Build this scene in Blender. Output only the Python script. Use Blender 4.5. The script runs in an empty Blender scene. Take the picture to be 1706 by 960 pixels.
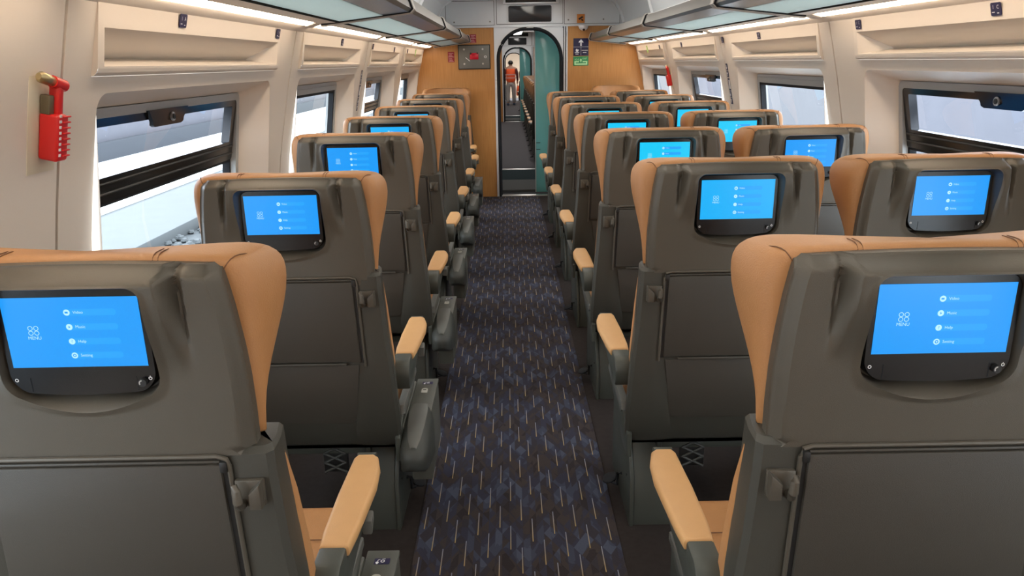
import bpy, bmesh, math, random
from mathutils import Vector, Matrix
random.seed(7)
PI = math.pi
sc = bpy.context.scene
COL = sc.collection
X0 = 0.255            # centre line of the carriage
H = 1.57              # eye height
P = 1.032             # seat pitch
Y1 = 1.067            # first row, plane of the seat back
MOD = 1.87            # wall panel length
YM = [1.77 + MOD * k for k in range(-2, 5)]

# ---------------------------------------------------------------- materials
def nm(name):
    m = bpy.data.materials.new(name); m.use_nodes = True
    nt = m.node_tree
    return m, nt, nt.nodes['Principled BSDF']

def mat(name, col, rough=.5, metal=0., bump=0., bscale=200., var=0., vscale=8., spec=.5, coat=0.):
    m, nt, b = nm(name)
    b.inputs['Base Color'].default_value = (*col, 1)
    b.inputs['Roughness'].default_value = rough
    b.inputs['Metallic'].default_value = metal
    b.inputs['Specular IOR Level'].default_value = spec
    b.inputs['Coat Weight'].default_value = coat
    tc = nt.nodes.new('ShaderNodeTexCoord')
    if bump:
        n = nt.nodes.new('ShaderNodeTexNoise'); n.inputs['Scale'].default_value = bscale; n.inputs['Detail'].default_value = 3
        nt.links.new(tc.outputs['Object'], n.inputs['Vector'])
        bp = nt.nodes.new('ShaderNodeBump'); bp.inputs['Strength'].default_value = bump; bp.inputs['Distance'].default_value = .002
        nt.links.new(n.outputs['Fac'], bp.inputs['Height']); nt.links.new(bp.outputs['Normal'], b.inputs['Normal'])
    if var:
        n = nt.nodes.new('ShaderNodeTexNoise'); n.inputs['Scale'].default_value = vscale; n.inputs['Detail'].default_value = 4
        nt.links.new(tc.outputs['Object'], n.inputs['Vector'])
        mx = nt.nodes.new('ShaderNodeMix'); mx.data_type = 'RGBA'
        mx.inputs['A'].default_value = (*[c * (1 - var) for c in col], 1)
        mx.inputs['B'].default_value = (*[min(1, c * (1 + var)) for c in col], 1)
        nt.links.new(n.outputs['Fac'], mx.inputs['Factor']); nt.links.new(mx.outputs['Result'], b.inputs['Base Color'])
    return m

def emit(name, col, s):
    m, nt, b = nm(name)
    b.inputs['Base Color'].default_value = (0, 0, 0, 1)
    b.inputs['Roughness'].default_value = .3
    b.inputs['Emission Color'].default_value = (*col, 1)
    b.inputs['Emission Strength'].default_value = s
    return m

def glassmat(name, tint, refl=.05, rough=0.0, diff=None, dfac=0.):
    m = bpy.data.materials.new(name); m.use_nodes = True
    nt = m.node_tree; nt.nodes.clear()
    out = nt.nodes.new('ShaderNodeOutputMaterial')
    tr = nt.nodes.new('ShaderNodeBsdfTransparent'); tr.inputs['Color'].default_value = (*tint, 1)
    gl = nt.nodes.new('ShaderNodeBsdfGlossy'); gl.inputs['Roughness'].default_value = rough
    ge = nt.nodes.new('ShaderNodeNewGeometry'); dt = nt.nodes.new('ShaderNodeVectorMath'); dt.operation = 'DOT_PRODUCT'
    nt.links.new(ge.outputs['Incoming'], dt.inputs[0]); nt.links.new(ge.outputs['Normal'], dt.inputs[1])
    def Mt(op, a, b):
        k = nt.nodes.new('ShaderNodeMath'); k.operation = op
        for i, v in enumerate((a, b)):
            if v is None: continue
            if isinstance(v, (int, float)): k.inputs[i].default_value = v
            else: nt.links.new(v, k.inputs[i])
        return k
    ab = Mt('ABSOLUTE', dt.outputs['Value'], None); om = Mt('SUBTRACT', 1., ab.outputs[0]); pw = Mt('POWER', om.outputs[0], 5.)
    ml = Mt('MULTIPLY', pw.outputs[0], .8); fr = Mt('ADD', ml.outputs[0], refl)
    mx = nt.nodes.new('ShaderNodeMixShader')
    src = tr
    if diff:
        df = nt.nodes.new('ShaderNodeBsdfDiffuse'); df.inputs['Color'].default_value = (*diff, 1)
        m2 = nt.nodes.new('ShaderNodeMixShader'); m2.inputs[0].default_value = dfac
        nt.links.new(tr.outputs[0], m2.inputs[1]); nt.links.new(df.outputs[0], m2.inputs[2]); src = m2
    nt.links.new(fr.outputs[0], mx.inputs[0]); nt.links.new(src.outputs[0], mx.inputs[1]); nt.links.new(gl.outputs[0], mx.inputs[2])
    nt.links.new(mx.outputs[0], out.inputs['Surface'])
    return m

def woodmat():
    m, nt, b = nm('honey_wood_veneer')
    tc = nt.nodes.new('ShaderNodeTexCoord'); mp = nt.nodes.new('ShaderNodeMapping')
    mp.inputs['Scale'].default_value = (60, 60, 2.2)
    nt.links.new(tc.outputs['Object'], mp.inputs['Vector'])
    n = nt.nodes.new('ShaderNodeTexNoise'); n.inputs['Scale'].default_value = 2.; n.inputs['Detail'].default_value = 5
    nt.links.new(mp.outputs['Vector'], n.inputs['Vector'])
    r = nt.nodes.new('ShaderNodeValToRGB')
    r.color_ramp.elements[0].position = .3; r.color_ramp.elements[0].color = (.46, .205, .056, 1)
    r.color_ramp.elements[1].position = .7; r.color_ramp.elements[1].color = (.56, .272, .082, 1)
    nt.links.new(n.outputs['Fac'], r.inputs['Fac']); nt.links.new(r.outputs['Color'], b.inputs['Base Color'])
    b.inputs['Roughness'].default_value = .42
    return m

def carpetmat():
    m, nt, b = nm('aisle_carpet_pattern')
    N = nt.nodes.new; L = nt.links.new
    tc = N('ShaderNodeTexCoord'); sx = N('ShaderNodeSeparateXYZ'); L(tc.outputs['Object'], sx.inputs[0])
    def M(op, a, c=None, d=None):
        k = N('ShaderNodeMath'); k.operation = op
        for i, v in enumerate((a, c, d)):
            if v is None: continue
            if isinstance(v, (int, float)): k.inputs[i].default_value = v
            else: L(v, k.inputs[i])
        return k.outputs[0]
    X, Y = sx.outputs['X'], sx.outputs['Y']
    u = M('DIVIDE', X, .048); v = M('DIVIDE', Y, .083)
    f1 = M('FLOOR', M('ADD', u, v)); f2 = M('FLOOR', M('SUBTRACT', v, u)); f3 = M('FLOOR', M('MULTIPLY', u, 2.))
    cb = N('ShaderNodeCombineXYZ'); L(f1, cb.inputs[0]); L(f2, cb.inputs[1]); L(f3, cb.inputs[2])
    wn = N('ShaderNodeTexWhiteNoise'); L(cb.outputs[0], wn.inputs['Vector'])
    # broad blue and brown bands lying slantwise, over which the triangles vary
    band = M('SINE', M('ADD', M('MULTIPLY', Y, 18.), M('MULTIPLY', M('SINE', M('MULTIPLY', X, 43.)), 1.1)))
    val = M('ADD', M('MULTIPLY', wn.outputs['Value'], .62), M('MULTIPLY', M('ADD', band, 1.), .19))
    r = N('ShaderNodeValToRGB'); r.color_ramp.interpolation = 'CONSTANT'
    els = [(0, (.036, .030, .032)), (.20, (.056, .045, .043)), (.38, (.043, .039, .048)), (.54, (.042, .043, .066)), (.72, (.054, .060, .090)), (.86, (.072, .082, .120))]
    while len(r.color_ramp.elements) < len(els): r.color_ramp.elements.new(.5)
    for e, (p, c) in zip(r.color_ramp.elements, els): e.position = p; e.color = (*c, 1)
    L(val, r.inputs['Fac'])
    # thin cream dashes in staggered columns
    cx = M('DIVIDE', X, .038); ci = M('FLOOR', cx); fx = M('SUBTRACT', cx, ci)
    w1 = N('ShaderNodeTexWhiteNoise'); w1.noise_dimensions = '1D'; L(ci, w1.inputs['W'])
    yy = M('ADD', M('DIVIDE', Y, .29), M('MULTIPLY', M('FLOORED_MODULO', M('MULTIPLY', ci, 3.), 7.), 1 / 7.))
    yi = M('FLOOR', yy); fy = M('SUBTRACT', yy, yi)
    line = M('LESS_THAN', M('ABSOLUTE', M('SUBTRACT', fx, .5)), .042)
    seg = M('LESS_THAN', fy, .46)
    dash = M('MULTIPLY', line, seg)
    cr = N('ShaderNodeValToRGB')
    cr.color_ramp.elements[0].position = 0; cr.color_ramp.elements[0].color = (.42, .30, .13, 1)
    cr.color_ramp.elements[1].position = .5; cr.color_ramp.elements[1].color = (.20, .24, .34, 1)
    L(fy, cr.inputs['Fac'])
    mx = N('ShaderNodeMix'); mx.data_type = 'RGBA'
    L(dash, mx.inputs['Factor']); L(r.outputs['Color'], mx.inputs['A']); L(cr.outputs['Color'], mx.inputs['B'])
    L(mx.outputs['Result'], b.inputs['Base Color'])
    b.inputs['Roughness'].default_value = .95; b.inputs['Specular IOR Level'].default_value = .15
    n = N('ShaderNodeTexNoise'); n.inputs['Scale'].default_value = 450; L(tc.outputs['Object'], n.inputs['Vector'])
    bp = N('ShaderNodeBump'); bp.inputs['Strength'].default_value = .5; bp.inputs['Distance'].default_value = .003
    L(n.outputs['Fac'], bp.inputs['Height']); L(bp.outputs['Normal'], b.inputs['Normal'])
    return m

SHELL = mat('seat_shell_grey_plastic', (.090, .079, .062), .40, .25, .25, 900)
SHELL2 = mat('seat_lower_shell_plastic', (.048, .046, .037), .45, .1, .25, 900)
TRAY = mat('tray_table_plastic', (.042, .037, .029), .5, 0, .3, 900)
METAL = mat('dark_green_grey_metal', (.060, .065, .055), .45, .2, .1, 500)
TAN = mat('tan_leather', (.42, .200, .076), .48, 0, .35, 380, .06, 30)
PAD = mat('light_tan_armrest_leather', (.56, .315, .130), .5, 0, .2, 380, .05, 30)
STITCH = mat('stitch_dark', (.16, .07, .03), .7)
BLACK = mat('black_bezel_gloss', (.006, .006, .007), .22)
BLACKM = mat('black_plastic', (.010, .010, .010), .5)
RUBBER = mat('black_rubber', (.012, .013, .016), .7, spec=.25)
SCREEN = emit('screen_blue', (.004, .345, 1.0), .85)
PILL = emit('screen_pill', (.012, .385, 1.0), .87)
ICON = emit('screen_icon', (.52, .92, 1.0), .86)
WHITE = mat('white_print', (.8, .8, .82), .5)
SILVER = mat('brushed_metal', (.55, .55, .54), .32, .9, .05, 300)
LGREY = mat('light_grey_plastic', (.42, .42, .38), .5)
WALL = mat('warm_white_panel', (.70, .635, .565), .42, 0, .05, 300)
HEAD = mat('cool_white_panel', (.72, .745, .77), .4)
CEIL = mat('ceiling_white', (.66, .67, .68), .45)
GAP = mat('dark_joint', (.012, .010, .008), .9, spec=.1)
WOOD = woodmat()
FLOOR = mat('dark_brown_carpet', (.040, .033, .031), .95, 0, .5, 500, .25, 40, .1)
FLOOR2 = mat('grey_ribbed_carpet', (.13, .126, .135), .9, 0, .5, 400, .2, 60, .1)
CARPET = carpetmat()
TREAD = mat('gangway_grey_plate', (.06, .062, .060), .75, .2, .2, 300)
LATT = mat('lattice_dark', (.032, .033, .030), .6)
NOSE = mat('console_nose_plastic', (.036, .039, .034), .55, 0, .2, 500)
CONS = mat('console_grey_plastic', (.090, .092, .078), .45, .1, .2, 500)
METALL = mat('grey_button_metal', (.105, .105, .094), .5, .1)
TEALD = mat('dark_teal_mat', (.012, .032, .038), .9, spec=.2)
ALU = mat('grey_aluminium', (.38, .39, .39), .45, .2)
ALUP = mat('rack_rail_metal', (.21, .205, .195), .30, .6)
FILL_DIM = emit('gangway_lamp_cool', (1.0, .95, .90), 1.3)  # glow of the lamps added in the gangways and at the far end
def rackglass():
    m = bpy.data.materials.new('frosted_teal_rack_glass'); m.use_nodes = True; nt = m.node_tree; nt.nodes.clear()
    out = nt.nodes.new('ShaderNodeOutputMaterial'); tl = nt.nodes.new('ShaderNodeBsdfTranslucent'); tl.inputs['Color'].default_value = (.84, .96, .98, 1)
    df = nt.nodes.new('ShaderNodeBsdfDiffuse'); df.inputs['Color'].default_value = (.74, .86, .88, 1)
    gl = nt.nodes.new('ShaderNodeBsdfGlossy'); gl.inputs['Roughness'].default_value = .12
    a = nt.nodes.new('ShaderNodeMixShader'); a.inputs[0].default_value = .4; b = nt.nodes.new('ShaderNodeMixShader'); b.inputs[0].default_value = .05
    nt.links.new(tl.outputs[0], a.inputs[1]); nt.links.new(df.outputs[0], a.inputs[2]); nt.links.new(a.outputs[0], b.inputs[1]); nt.links.new(gl.outputs[0], b.inputs[2]); nt.links.new(b.outputs[0], out.inputs['Surface'])
    return m
RACKG = rackglass()
GLASS = glassmat('window_glass', (.93, .97, 1.0))
HGLASS = glassmat('hopper_glass_tinted', (.80, .84, .93))
TEALG = glassmat('teal_door_glass', (.40, .70, .68), 0.03, .15, (.17, .46, .45), .75)
LED = emit('led_warm_white', (1.0, .80, .60), 15.0)
FILL = emit('ceiling_lamp_white', (1.0, .93, .83), 6.0)  # glow of the lamps added along the unseen ceiling
COVE_ADDED = emit('cove_lamp_white', (1.0, .95, .88), 9.0)  # glow of the lamps added above the racks
SCREEN_B = emit('screen_azure', (.006, .46, 1.0), .85)
SCREEN_C = emit('screen_cyan', (.006, .62, 1.0), .85)
FILL_FAR = emit('ceiling_lamp_cool', (1.0, .95, .90), 10.0)  # glow of the lamps added in the carriages beyond
RED = mat('red_plastic', (.62, .018, .018), .35)
REDW = mat('red_window', (.60, .012, .035), .2)
BRASS = mat('brass_hammer_head', (.55, .45, .25), .35, .9)
OLIVE = mat('olive_clip', (.12, .10, .06), .5)
PLATE = mat('pale_adhesive_plate', (.66, .60, .47), .5)
NAVY = mat('navy_sign', (.014, .012, .055), .45)
GREEN = mat('green_sign', (.02, .26, .09), .45)
GREENL = mat('green_pale_print', (.50, .85, .45), .5)
LIME = mat('lime_sign', (.36, .52, .14), .5)
MAROON = mat('maroon_sign', (.30, .02, .035), .5)
PINK = mat('pink_print', (.75, .42, .45), .5)
ORANGE = mat('orange_sign', (.62, .22, .04), .5)
BOXG = mat('brake_box_grey', (.17, .17, .155), .5, .3)
VEST = mat('orange_safety_vest', (1.0, .13, .03), .7)
VREF = mat('reflective_band', (.85, .38, .32), .5)
SKIN = mat('skin', (.45, .26, .18), .6)
HAIR = mat('dark_hair', (.012, .009, .008), .6)
TROU = mat('grey_trousers', (.42, .40, .38), .8)
SHOE = mat('blue_shoes', (.03, .05, .09), .6)
MARO = mat('maroon_sleeve', (.10, .025, .03), .8)
CONC = mat('concrete_pale', (.115, .125, .132), .9, 0, .3, 20, .08, 3)
CONCW = mat('white_concrete', (.78, .80, .81), .9)
WALLO = mat('lavender_grey_wall', (.115, .115, .128), .9, 0, 0, 1, .12, 1.2)
STONE = mat('gravel_stone', (.085, .094, .10), .9, 0, 0, 1, .4, 9)
GRND = mat('ballast_ground', (.075, .083, .089), .95, 0, .6, 60, .3, 20)

# ---------------------------------------------------------------- mesh helper
class MB:
    def __init__(s): s.v = []; s.f = []; s.m = []; s.sm = []
    def add(s, vs, fs, mi=0, smooth=True):
        n = len(s.v); s.v += [tuple(p) for p in vs]
        for f in fs: s.f.append([i + n for i in f]); s.m.append(mi); s.sm.append(smooth)
    def poly(s, pts, mi=0): s.add(pts, [list(range(len(pts)))], mi)
    def box(s, lo, hi, r=0., mi=0, seg=2, rot=None, mt=None):
        bm = bmesh.new(); bmesh.ops.create_cube(bm, size=1)
        c = [(a + b) / 2 for a, b in zip(lo, hi)]; d = [abs(b - a) for a, b in zip(lo, hi)]
        for v in bm.verts: v.co = Vector((v.co.x * d[0], v.co.y * d[1], v.co.z * d[2]))
        if r: bmesh.ops.bevel(bm, geom=list(bm.edges), offset=min(r, min(d) * .49), segments=seg, affect='EDGES', profile=.5)
        M = Matrix.Translation(c)
        if rot is not None: M = M @ rot
        if mt is not None: M = mt @ M
        bm.transform(M); bm.verts.index_update()
        s.add([v.co[:] for v in bm.verts], [[v.index for v in f.verts] for f in bm.faces], mi); bm.free()
    def prism(s, pts, axis, a, b, r=0., mi=0, seg=2):
        """pts: outline in the two other axes (cyclic order after axis); extruded from a to b"""
        bm = bmesh.new()
        def P3(p, t):
            if axis == 'x': return (t, p[0], p[1])
            if axis == 'y': return (p[0], t, p[1])
            return (p[0], p[1], t)
        A = [bm.verts.new(P3(p, a)) for p in pts]; B = [bm.verts.new(P3(p, b)) for p in pts]
        n = len(pts); bm.faces.new(A); bm.faces.new(B[::-1])
        for i in range(n): bm.faces.new((A[i], B[i], B[(i + 1) % n], A[(i + 1) % n]))
        bmesh.ops.recalc_face_normals(bm, faces=bm.faces)
        if r:
            es = [e for e in bm.edges if (e.verts[0] in A) == (e.verts[1] in A)]
            bmesh.ops.bevel(bm, geom=es, offset=r, segments=seg, affect='EDGES', profile=.5)
        bm.verts.index_update()
        s.add([v.co[:] for v in bm.verts], [[v.index for v in f.verts] for f in bm.faces], mi); bm.free()
    def loft(s, rings, mi=0, cap=True, close=True):
        n = len(rings[0]); vs = [p for r in rings for p in r]; fs = []
        for k in range(len(rings) - 1):
            for i in range(n if close else n - 1):
                j = (i + 1) % n
                fs.append([k * n + i, k * n + j, (k + 1) * n + j, (k + 1) * n + i])
        if cap:
            fs.append(list(range(n))[::-1]); fs.append([(len(rings) - 1) * n + i for i in range(n)])
        s.add(vs, fs, mi)
    def tube(s, path, r, n=8, mi=0, cap=True):
        rings = []; path = [Vector(p) for p in path]
        for i, p in enumerate(path):
            t = (path[min(i + 1, len(path) - 1)] - path[max(i - 1, 0)]).normalized()
            up = Vector((0, 0, 1)) if abs(t.z) < .9 else Vector((1, 0, 0))
            a = t.cross(up).normalized(); b = a.cross(t)
            rr = r[i] if isinstance(r, (list, tuple)) else r
            rings.append([p + a * math.cos(2 * PI * k / n) * rr + b * math.sin(2 * PI * k / n) * rr for k in range(n)])
        s.loft(rings, mi, cap)
    def ring(s, c, ex, ey, r0, r1, n=20, mi=0, a0=0, a1=2 * PI):
        """flat annulus"""
        c, ex, ey = Vector(c), Vector(ex), Vector(ey)
        full = abs(a1 - a0 - 2 * PI) < 1e-6
        k = n if full else n + 1
        vs = [c + ex * math.cos(a0 + (a1 - a0) * i / n) * r + ey * math.sin(a0 + (a1 - a0) * i / n) * r for r in (r0, r1) for i in range(k)]
        s.add(vs, [[i, (i + 1) % k, k + (i + 1) % k, k + i] for i in range(n)], mi)
    def disc(s, c, ex, ey, r, n=20, mi=0):
        c, ex, ey = Vector(c), Vector(ex), Vector(ey)
        s.poly([c + ex * math.cos(2 * PI * i / n) * r + ey * math.sin(2 * PI * i / n) * r for i in range(n)], mi)
    def text(s, body, size, c, ex, ey, mi=0, align='CENTER'):
        vs, fs = text_geo(body, align); c, ex, ey = Vector(c), Vector(ex), Vector(ey)
        s.add([c + ex * p[0] * size + ey * p[1] * size for p in vs], fs, mi)
    def mirror(s):
        s.v = [(-x, y, z) for x, y, z in s.v]; s.f = [f[::-1] for f in s.f]; return s
    def build(s, name, mats, parent=None, angle=38, norm=True):
        me = bpy.data.meshes.new(name)
        me.from_pydata(s.v, [], s.f)
        if not isinstance(mats, (list, tuple)): mats = [mats]
        for m in mats: me.materials.append(m)
        me.polygons.foreach_set('material_index', s.m)
        if norm:
            bm = bmesh.new(); bm.from_mesh(me); bmesh.ops.recalc_face_normals(bm, faces=bm.faces); bm.to_mesh(me); bm.free()
        me.shade_smooth(); me.set_sharp_from_angle(angle=math.radians(angle)); me.update()
        o = bpy.data.objects.new(name, me); COL.objects.link(o)
        if parent: o.parent = parent
        return o

_tx = {}
def text_geo(body, align):
    k = (body, align)
    if k not in _tx:
        cu = bpy.data.curves.new('t', 'FONT'); cu.body = body; cu.align_x = align; cu.align_y = 'CENTER'; cu.size = 1; cu.resolution_u = 2
        o = bpy.data.objects.new('t', cu); COL.objects.link(o)
        dg = bpy.context.evaluated_depsgraph_get(); me = bpy.data.meshes.new_from_object(o.evaluated_get(dg))
        _tx[k] = ([v.co[:2] for v in me.vertices], [list(p.vertices) for p in me.polygons])
        bpy.data.objects.remove(o); bpy.data.curves.remove(cu); bpy.data.meshes.remove(me)
    return _tx[k]

def empty(name, loc=(0, 0, 0), rz=0):
    o = bpy.data.objects.new(name, None); COL.objects.link(o); o.location = loc; o.rotation_euler = (0, 0, rz)
    o.empty_display_size = .1
    return o
def tag(o, label, cat, group=None, kind=None):
    o['label'] = label; o['category'] = cat
    if group: o['group'] = group
    if kind: o['kind'] = kind
    return o
def struct(o, label=None, cat=None):
    o['kind'] = 'structure'
    if label: o['label'] = label
    if cat: o['category'] = cat
    return o
def copy_tree(o, parent=None):
    c = o.copy(); COL.objects.link(c); c.parent = parent
    for ch in list(o.children): copy_tree(ch, c)
    return c

def lerp(x, xs, ys):
    if x <= xs[0]: return ys[0]
    for i in range(1, len(xs)):
        if x <= xs[i]:
            t = (x - xs[i - 1]) / (xs[i] - xs[i - 1]); return ys[i - 1] + (ys[i] - ys[i - 1]) * t
    return ys[-1]
def sstep(a, b, x):
    t = max(0., min(1., (x - a) / (b - a))); return t * t * (3 - 2 * t)
def rrect(x0, x1, z0, z1, r, n=6):
    rs = r if isinstance(r, (list, tuple)) else [r] * 4      # bl, br, tr, tl
    out = []
    for (cx, cz, a), q in zip(((x0, z0, PI), (x1, z0, 1.5 * PI), (x1, z1, 0), (x0, z1, .5 * PI)), rs):
        ox = cx + q if cx == x0 else cx - q; oz = cz + q if cz == z0 else cz - q
        for i in range(n + 1):
            t = a + .5 * PI * i / n; out.append((ox + q * math.cos(t), oz + q * math.sin(t)))
    return out

# ---------------------------------------------------------------- the seat
def ray_hit(poly, c, d):
    best = None
    for i in range(len(poly)):
        (x1, y1), (x2, y2) = poly[i], poly[(i + 1) % len(poly)]
        ex, ey = x2 - x1, y2 - y1; den = d[0] * ey - d[1] * ex
        if abs(den) < 1e-12: continue
        t = ((x1 - c[0]) * ey - (y1 - c[1]) * ex) / den; u = ((x1 - c[0]) * d[1] - (y1 - c[1]) * d[0]) / den
        if t > 0 and -1e-6 <= u <= 1 + 1e-6 and (best is None or t < best): best = t
    return (c[0] + d[0] * best, c[1] + d[1] * best)

def shell_hw(z): return lerp(z, [.975, 1.04, 1.10, 1.165, 1.22, 1.255, 1.275, 1.29], [.247, .2475, .246, .2415, .235, .229, .2245, .219])
def shell_y(x, z):
    """depth of the upper back shell (negative is towards the row behind)"""
    hw = shell_hw(z); a = abs(x)
    y = .003 * (a / hw) ** 4
    y += .020 * sstep(hw - .020, hw - .002, a)                                # side facet
    zt = 1.289 - .005 * (a / .21) ** 2
    y += .024 * sstep(zt - .022, zt, z) ** 1.5                         # rounded top
    xh = lerp(z, [1.10, 1.20, 1.29], [.172, .160, .150])
    hood = (1 - sstep(xh - .014, xh + .004, a)) * sstep(1.11, 1.24, z)
    y -= .024 * hood
    y += .020 * hood * sstep(1.262, 1.284, z)
    wc = lerp(z, [1.13, 1.28], [0., .016]); xc = xh + .006
    if wc > 0:
        y += .017 * sstep(1.13, 1.26, z) * max(0., 1 - abs(a - xc) / max(wc, .004))
    return y

def recess_outline(g=0., zb0=1.056, zs=1.112):
    # rounded top corners, bowl shaped lower edge
    w = .121 - g; zt = 1.2635 - g; pts = []
    for i in range(7):
        t = .5 * PI * i / 6; pts.append((w - .022 + .022 * math.cos(t), zt - .022 + .022 * math.sin(t)))
    for i in range(7):
        t = .5 * PI + .5 * PI * i / 6; pts.append((-w + .022 + .022 * math.cos(t), zt - .022 + .022 * math.sin(t)))
    zs += 0
    for i in range(8):
        t = PI + .5 * PI * .75 * i / 7; pts.append((-w + .035 + .035 * math.cos(t) + .004 * i / 7, zs + .036 * math.sin(t) * .95))
    xl, zl = pts[-1]
    zb = zb0 + g
    for i in range(1, 14):
        u = i / 14; x = xl + (-2 * xl) * u; pts.append((x, zl + (zb - zl) * (1 - (2 * u - 1) ** 2)))
    for i in range(8):
        x, z = pts[14 + 7 - i]; pts.append((-x, z))
    return pts

def upper_shell():
    mb = MB()
    zz = [.975, .99, 1.04, 1.10, 1.165, 1.22, 1.255, 1.27]
    rt = [(shell_hw(z), z) for z in zz] + [(.222, 1.279), (.214, 1.284)]
    top = [(.20 * (1 - 2 * i / 16), 1.289 - .005 * (1 - 2 * i / 16) ** 2 * .9) for i in range(17)]
    outer = [(-.247, .975)] + rt + top + [(-x, z) for x, z in rt[:0:-1]]
    rec = recess_outline()
    c = (0., 1.17)
    angs = set()
    for p in outer + rec: angs.add(round(math.atan2(p[1] - c[1], p[0] - c[0]), 5))
    for i in range(120): angs.add(round(-PI + 2 * PI * (i + .5) / 120, 5))
    angs = sorted(angs); aa = [angs[0]]
    for a in angs[1:]:
        if a - aa[-1] > .004: aa.append(a)
    ts = [0, .03, .07] + [.07 + .89 * i / 30 for i in range(1, 31)] + [.98, 1.]
    rings = []
    R = [ray_hit(rec, c, (math.cos(a), math.sin(a))) for a in aa]; B = [ray_hit(outer, c, (math.cos(a), math.sin(a))) for a in aa]
    def P3(x, z, dy=0): return (x, shell_y(x, z) + dy, z)
    for g, zb, dy in ((.009, 1.075, .036), (.006, 1.070, .022), (.003, 1.062, .009), (.001, 1.058, -.0005)):
        oo = recess_outline(g, zb)
        rr = [ray_hit(oo, c, (math.cos(a), math.sin(a))) for a in aa]
        rings.append([P3(x, z, dy) for x, z in rr])
    for t in ts:
        rings.append([P3(R[i][0] + (B[i][0] - R[i][0]) * t, R[i][1] + (B[i][1] - R[i][1]) * t, -.0030 if t == 0 else (-.0022 if t == .03 else (-.0008 if t == .07 else 0))) for i in range(len(aa))])
    rings.append([(x, y + .02, z) for x, y, z in rings[-1]])
    mb.loft(rings, 0, cap=False)
    mb.poly(rings[0], 0)
    return mb

def headrest():
    mb = MB(); rings = []
    zs = [.972, .985, 1.03, 1.08, 1.125, 1.17, 1.205, 1.237, 1.260, 1.278, 1.290, 1.2965]
    HW = [.248, .253, .2555, .261, .268, .2755, .2800, .2805, .276, .266, .248, .20]
    YW = [.052, .058, .064, .084, .120, .158, .182, .190, .185, .166, .138, .095]
    YB = [.050, .044, .040, .038, .038, .038, .038, .038, .038, .038, .038, .046]
    for z, hw, yw, yb in zip(zs, HW, YW, YB):
        half = [(0, yb), (hw * .55, yb), (hw - .045, yb), (hw - .018, yb + .004), (hw - .004, max(yb + .016, yw*.5)), (hw, max(yb + .02, yw * .84)), (hw - .004, yw), (hw - .02, yw + .014), (hw - .045, yw + .012), (hw - .075, max(.075, yw * .78)), (hw * .5, .072), (0, .07)]
        ring = half + [(-x, y) for x, y in half[-2:0:-1]]
        rings.append([(x, y, z) for x, y in ring])
    mb.loft(rings, 0)
    for sx in (-1, 1):       # seams: two short ties over the top and one round each wing
        for d in (.0, .008):
            x = sx * (.118 + d)
            mb.tube([(x, .037, 1.272), (x, .037, 1.288), (x, .046, 1.2965), (x, .06, 1.2970), (x, .085, 1.2960)], .0012, 5, 1)
        mb.tube([(sx * .222, .037, 1.268), (sx * .230, .040, 1.282), (sx * .237, .055, 1.290), (sx * .245, .075, 1.2875), (sx * .255, .12, 1.276), (sx * .262, .155, 1.25)], .0013, 5, 1)
    return mb

def back_cushion():
    mb = MB(); rings = []
    for z, hw, yw in [(.475, .262, .150), (.485, .270, .166), (.55, .274, .172), (.70, .270, .162), (.85, .264, .135), (.94, .262, .10), (.968, .258, .08), (.978, .245, .06)]:
        half = [(0, .06), (hw - .04, .06), (hw - .012, .062), (hw, .075), (hw, yw - .02), (hw - .012, yw), (hw - .05, yw + .006), (hw - .09, .12), (hw * .4, .115), (0, .115)]
        ring = half + [(-x, y) for x, y in half[-2:0:-1]]
        rings.append([(x, y, z) for x, y in ring])
    mb.loft(rings, 0); return mb

def lower_shell():
    mb = MB(); rings = []
    # top ledge, then down to the curled bottom edge
    for z, hw, ai, yi, yo, yf in [(.990, .240, .19, .045, .045, .08), (.986, .262, .19, .014, .014, .10), (.978, .267, .19, .004, .002, .105), (.93, .269, .191, .004, 0, .105), (.80, .277, .194, .004, 0, .10),
                                  (.712, .285, .197, .004, 0, .095), (.70, .286, .196, .006, 0, .095), (.60, .292, .178, .018, .004, .09), (.52, .296, .160, .030, .016, .09),
                                  (.465, .295, .150, .044, .030, .10), (.425, .292, .150, .058, .046, .108), (.402, .288, .15, .070, .060, .112), (.390, .282, .15, .088, .08, .113)]:
        half = [(0, yi), (ai * .5, yi), (ai, yi), (ai + .012, yo + (yi - yo) * .5), (hw - .055, yo), (hw - .012, yo + .004), (hw - .002, yo + .016), (hw - .004, yf * .6), (hw - .012, yf), (hw - .03, yf), (hw * .5, yf + .005), (0, yf + .005)]
        ring = half + [(-x, y) for x, y in half[-2:0:-1]]
        rings.append([(x, y, z) for x, y in ring])
    mb.loft(rings, 0); return mb

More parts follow.
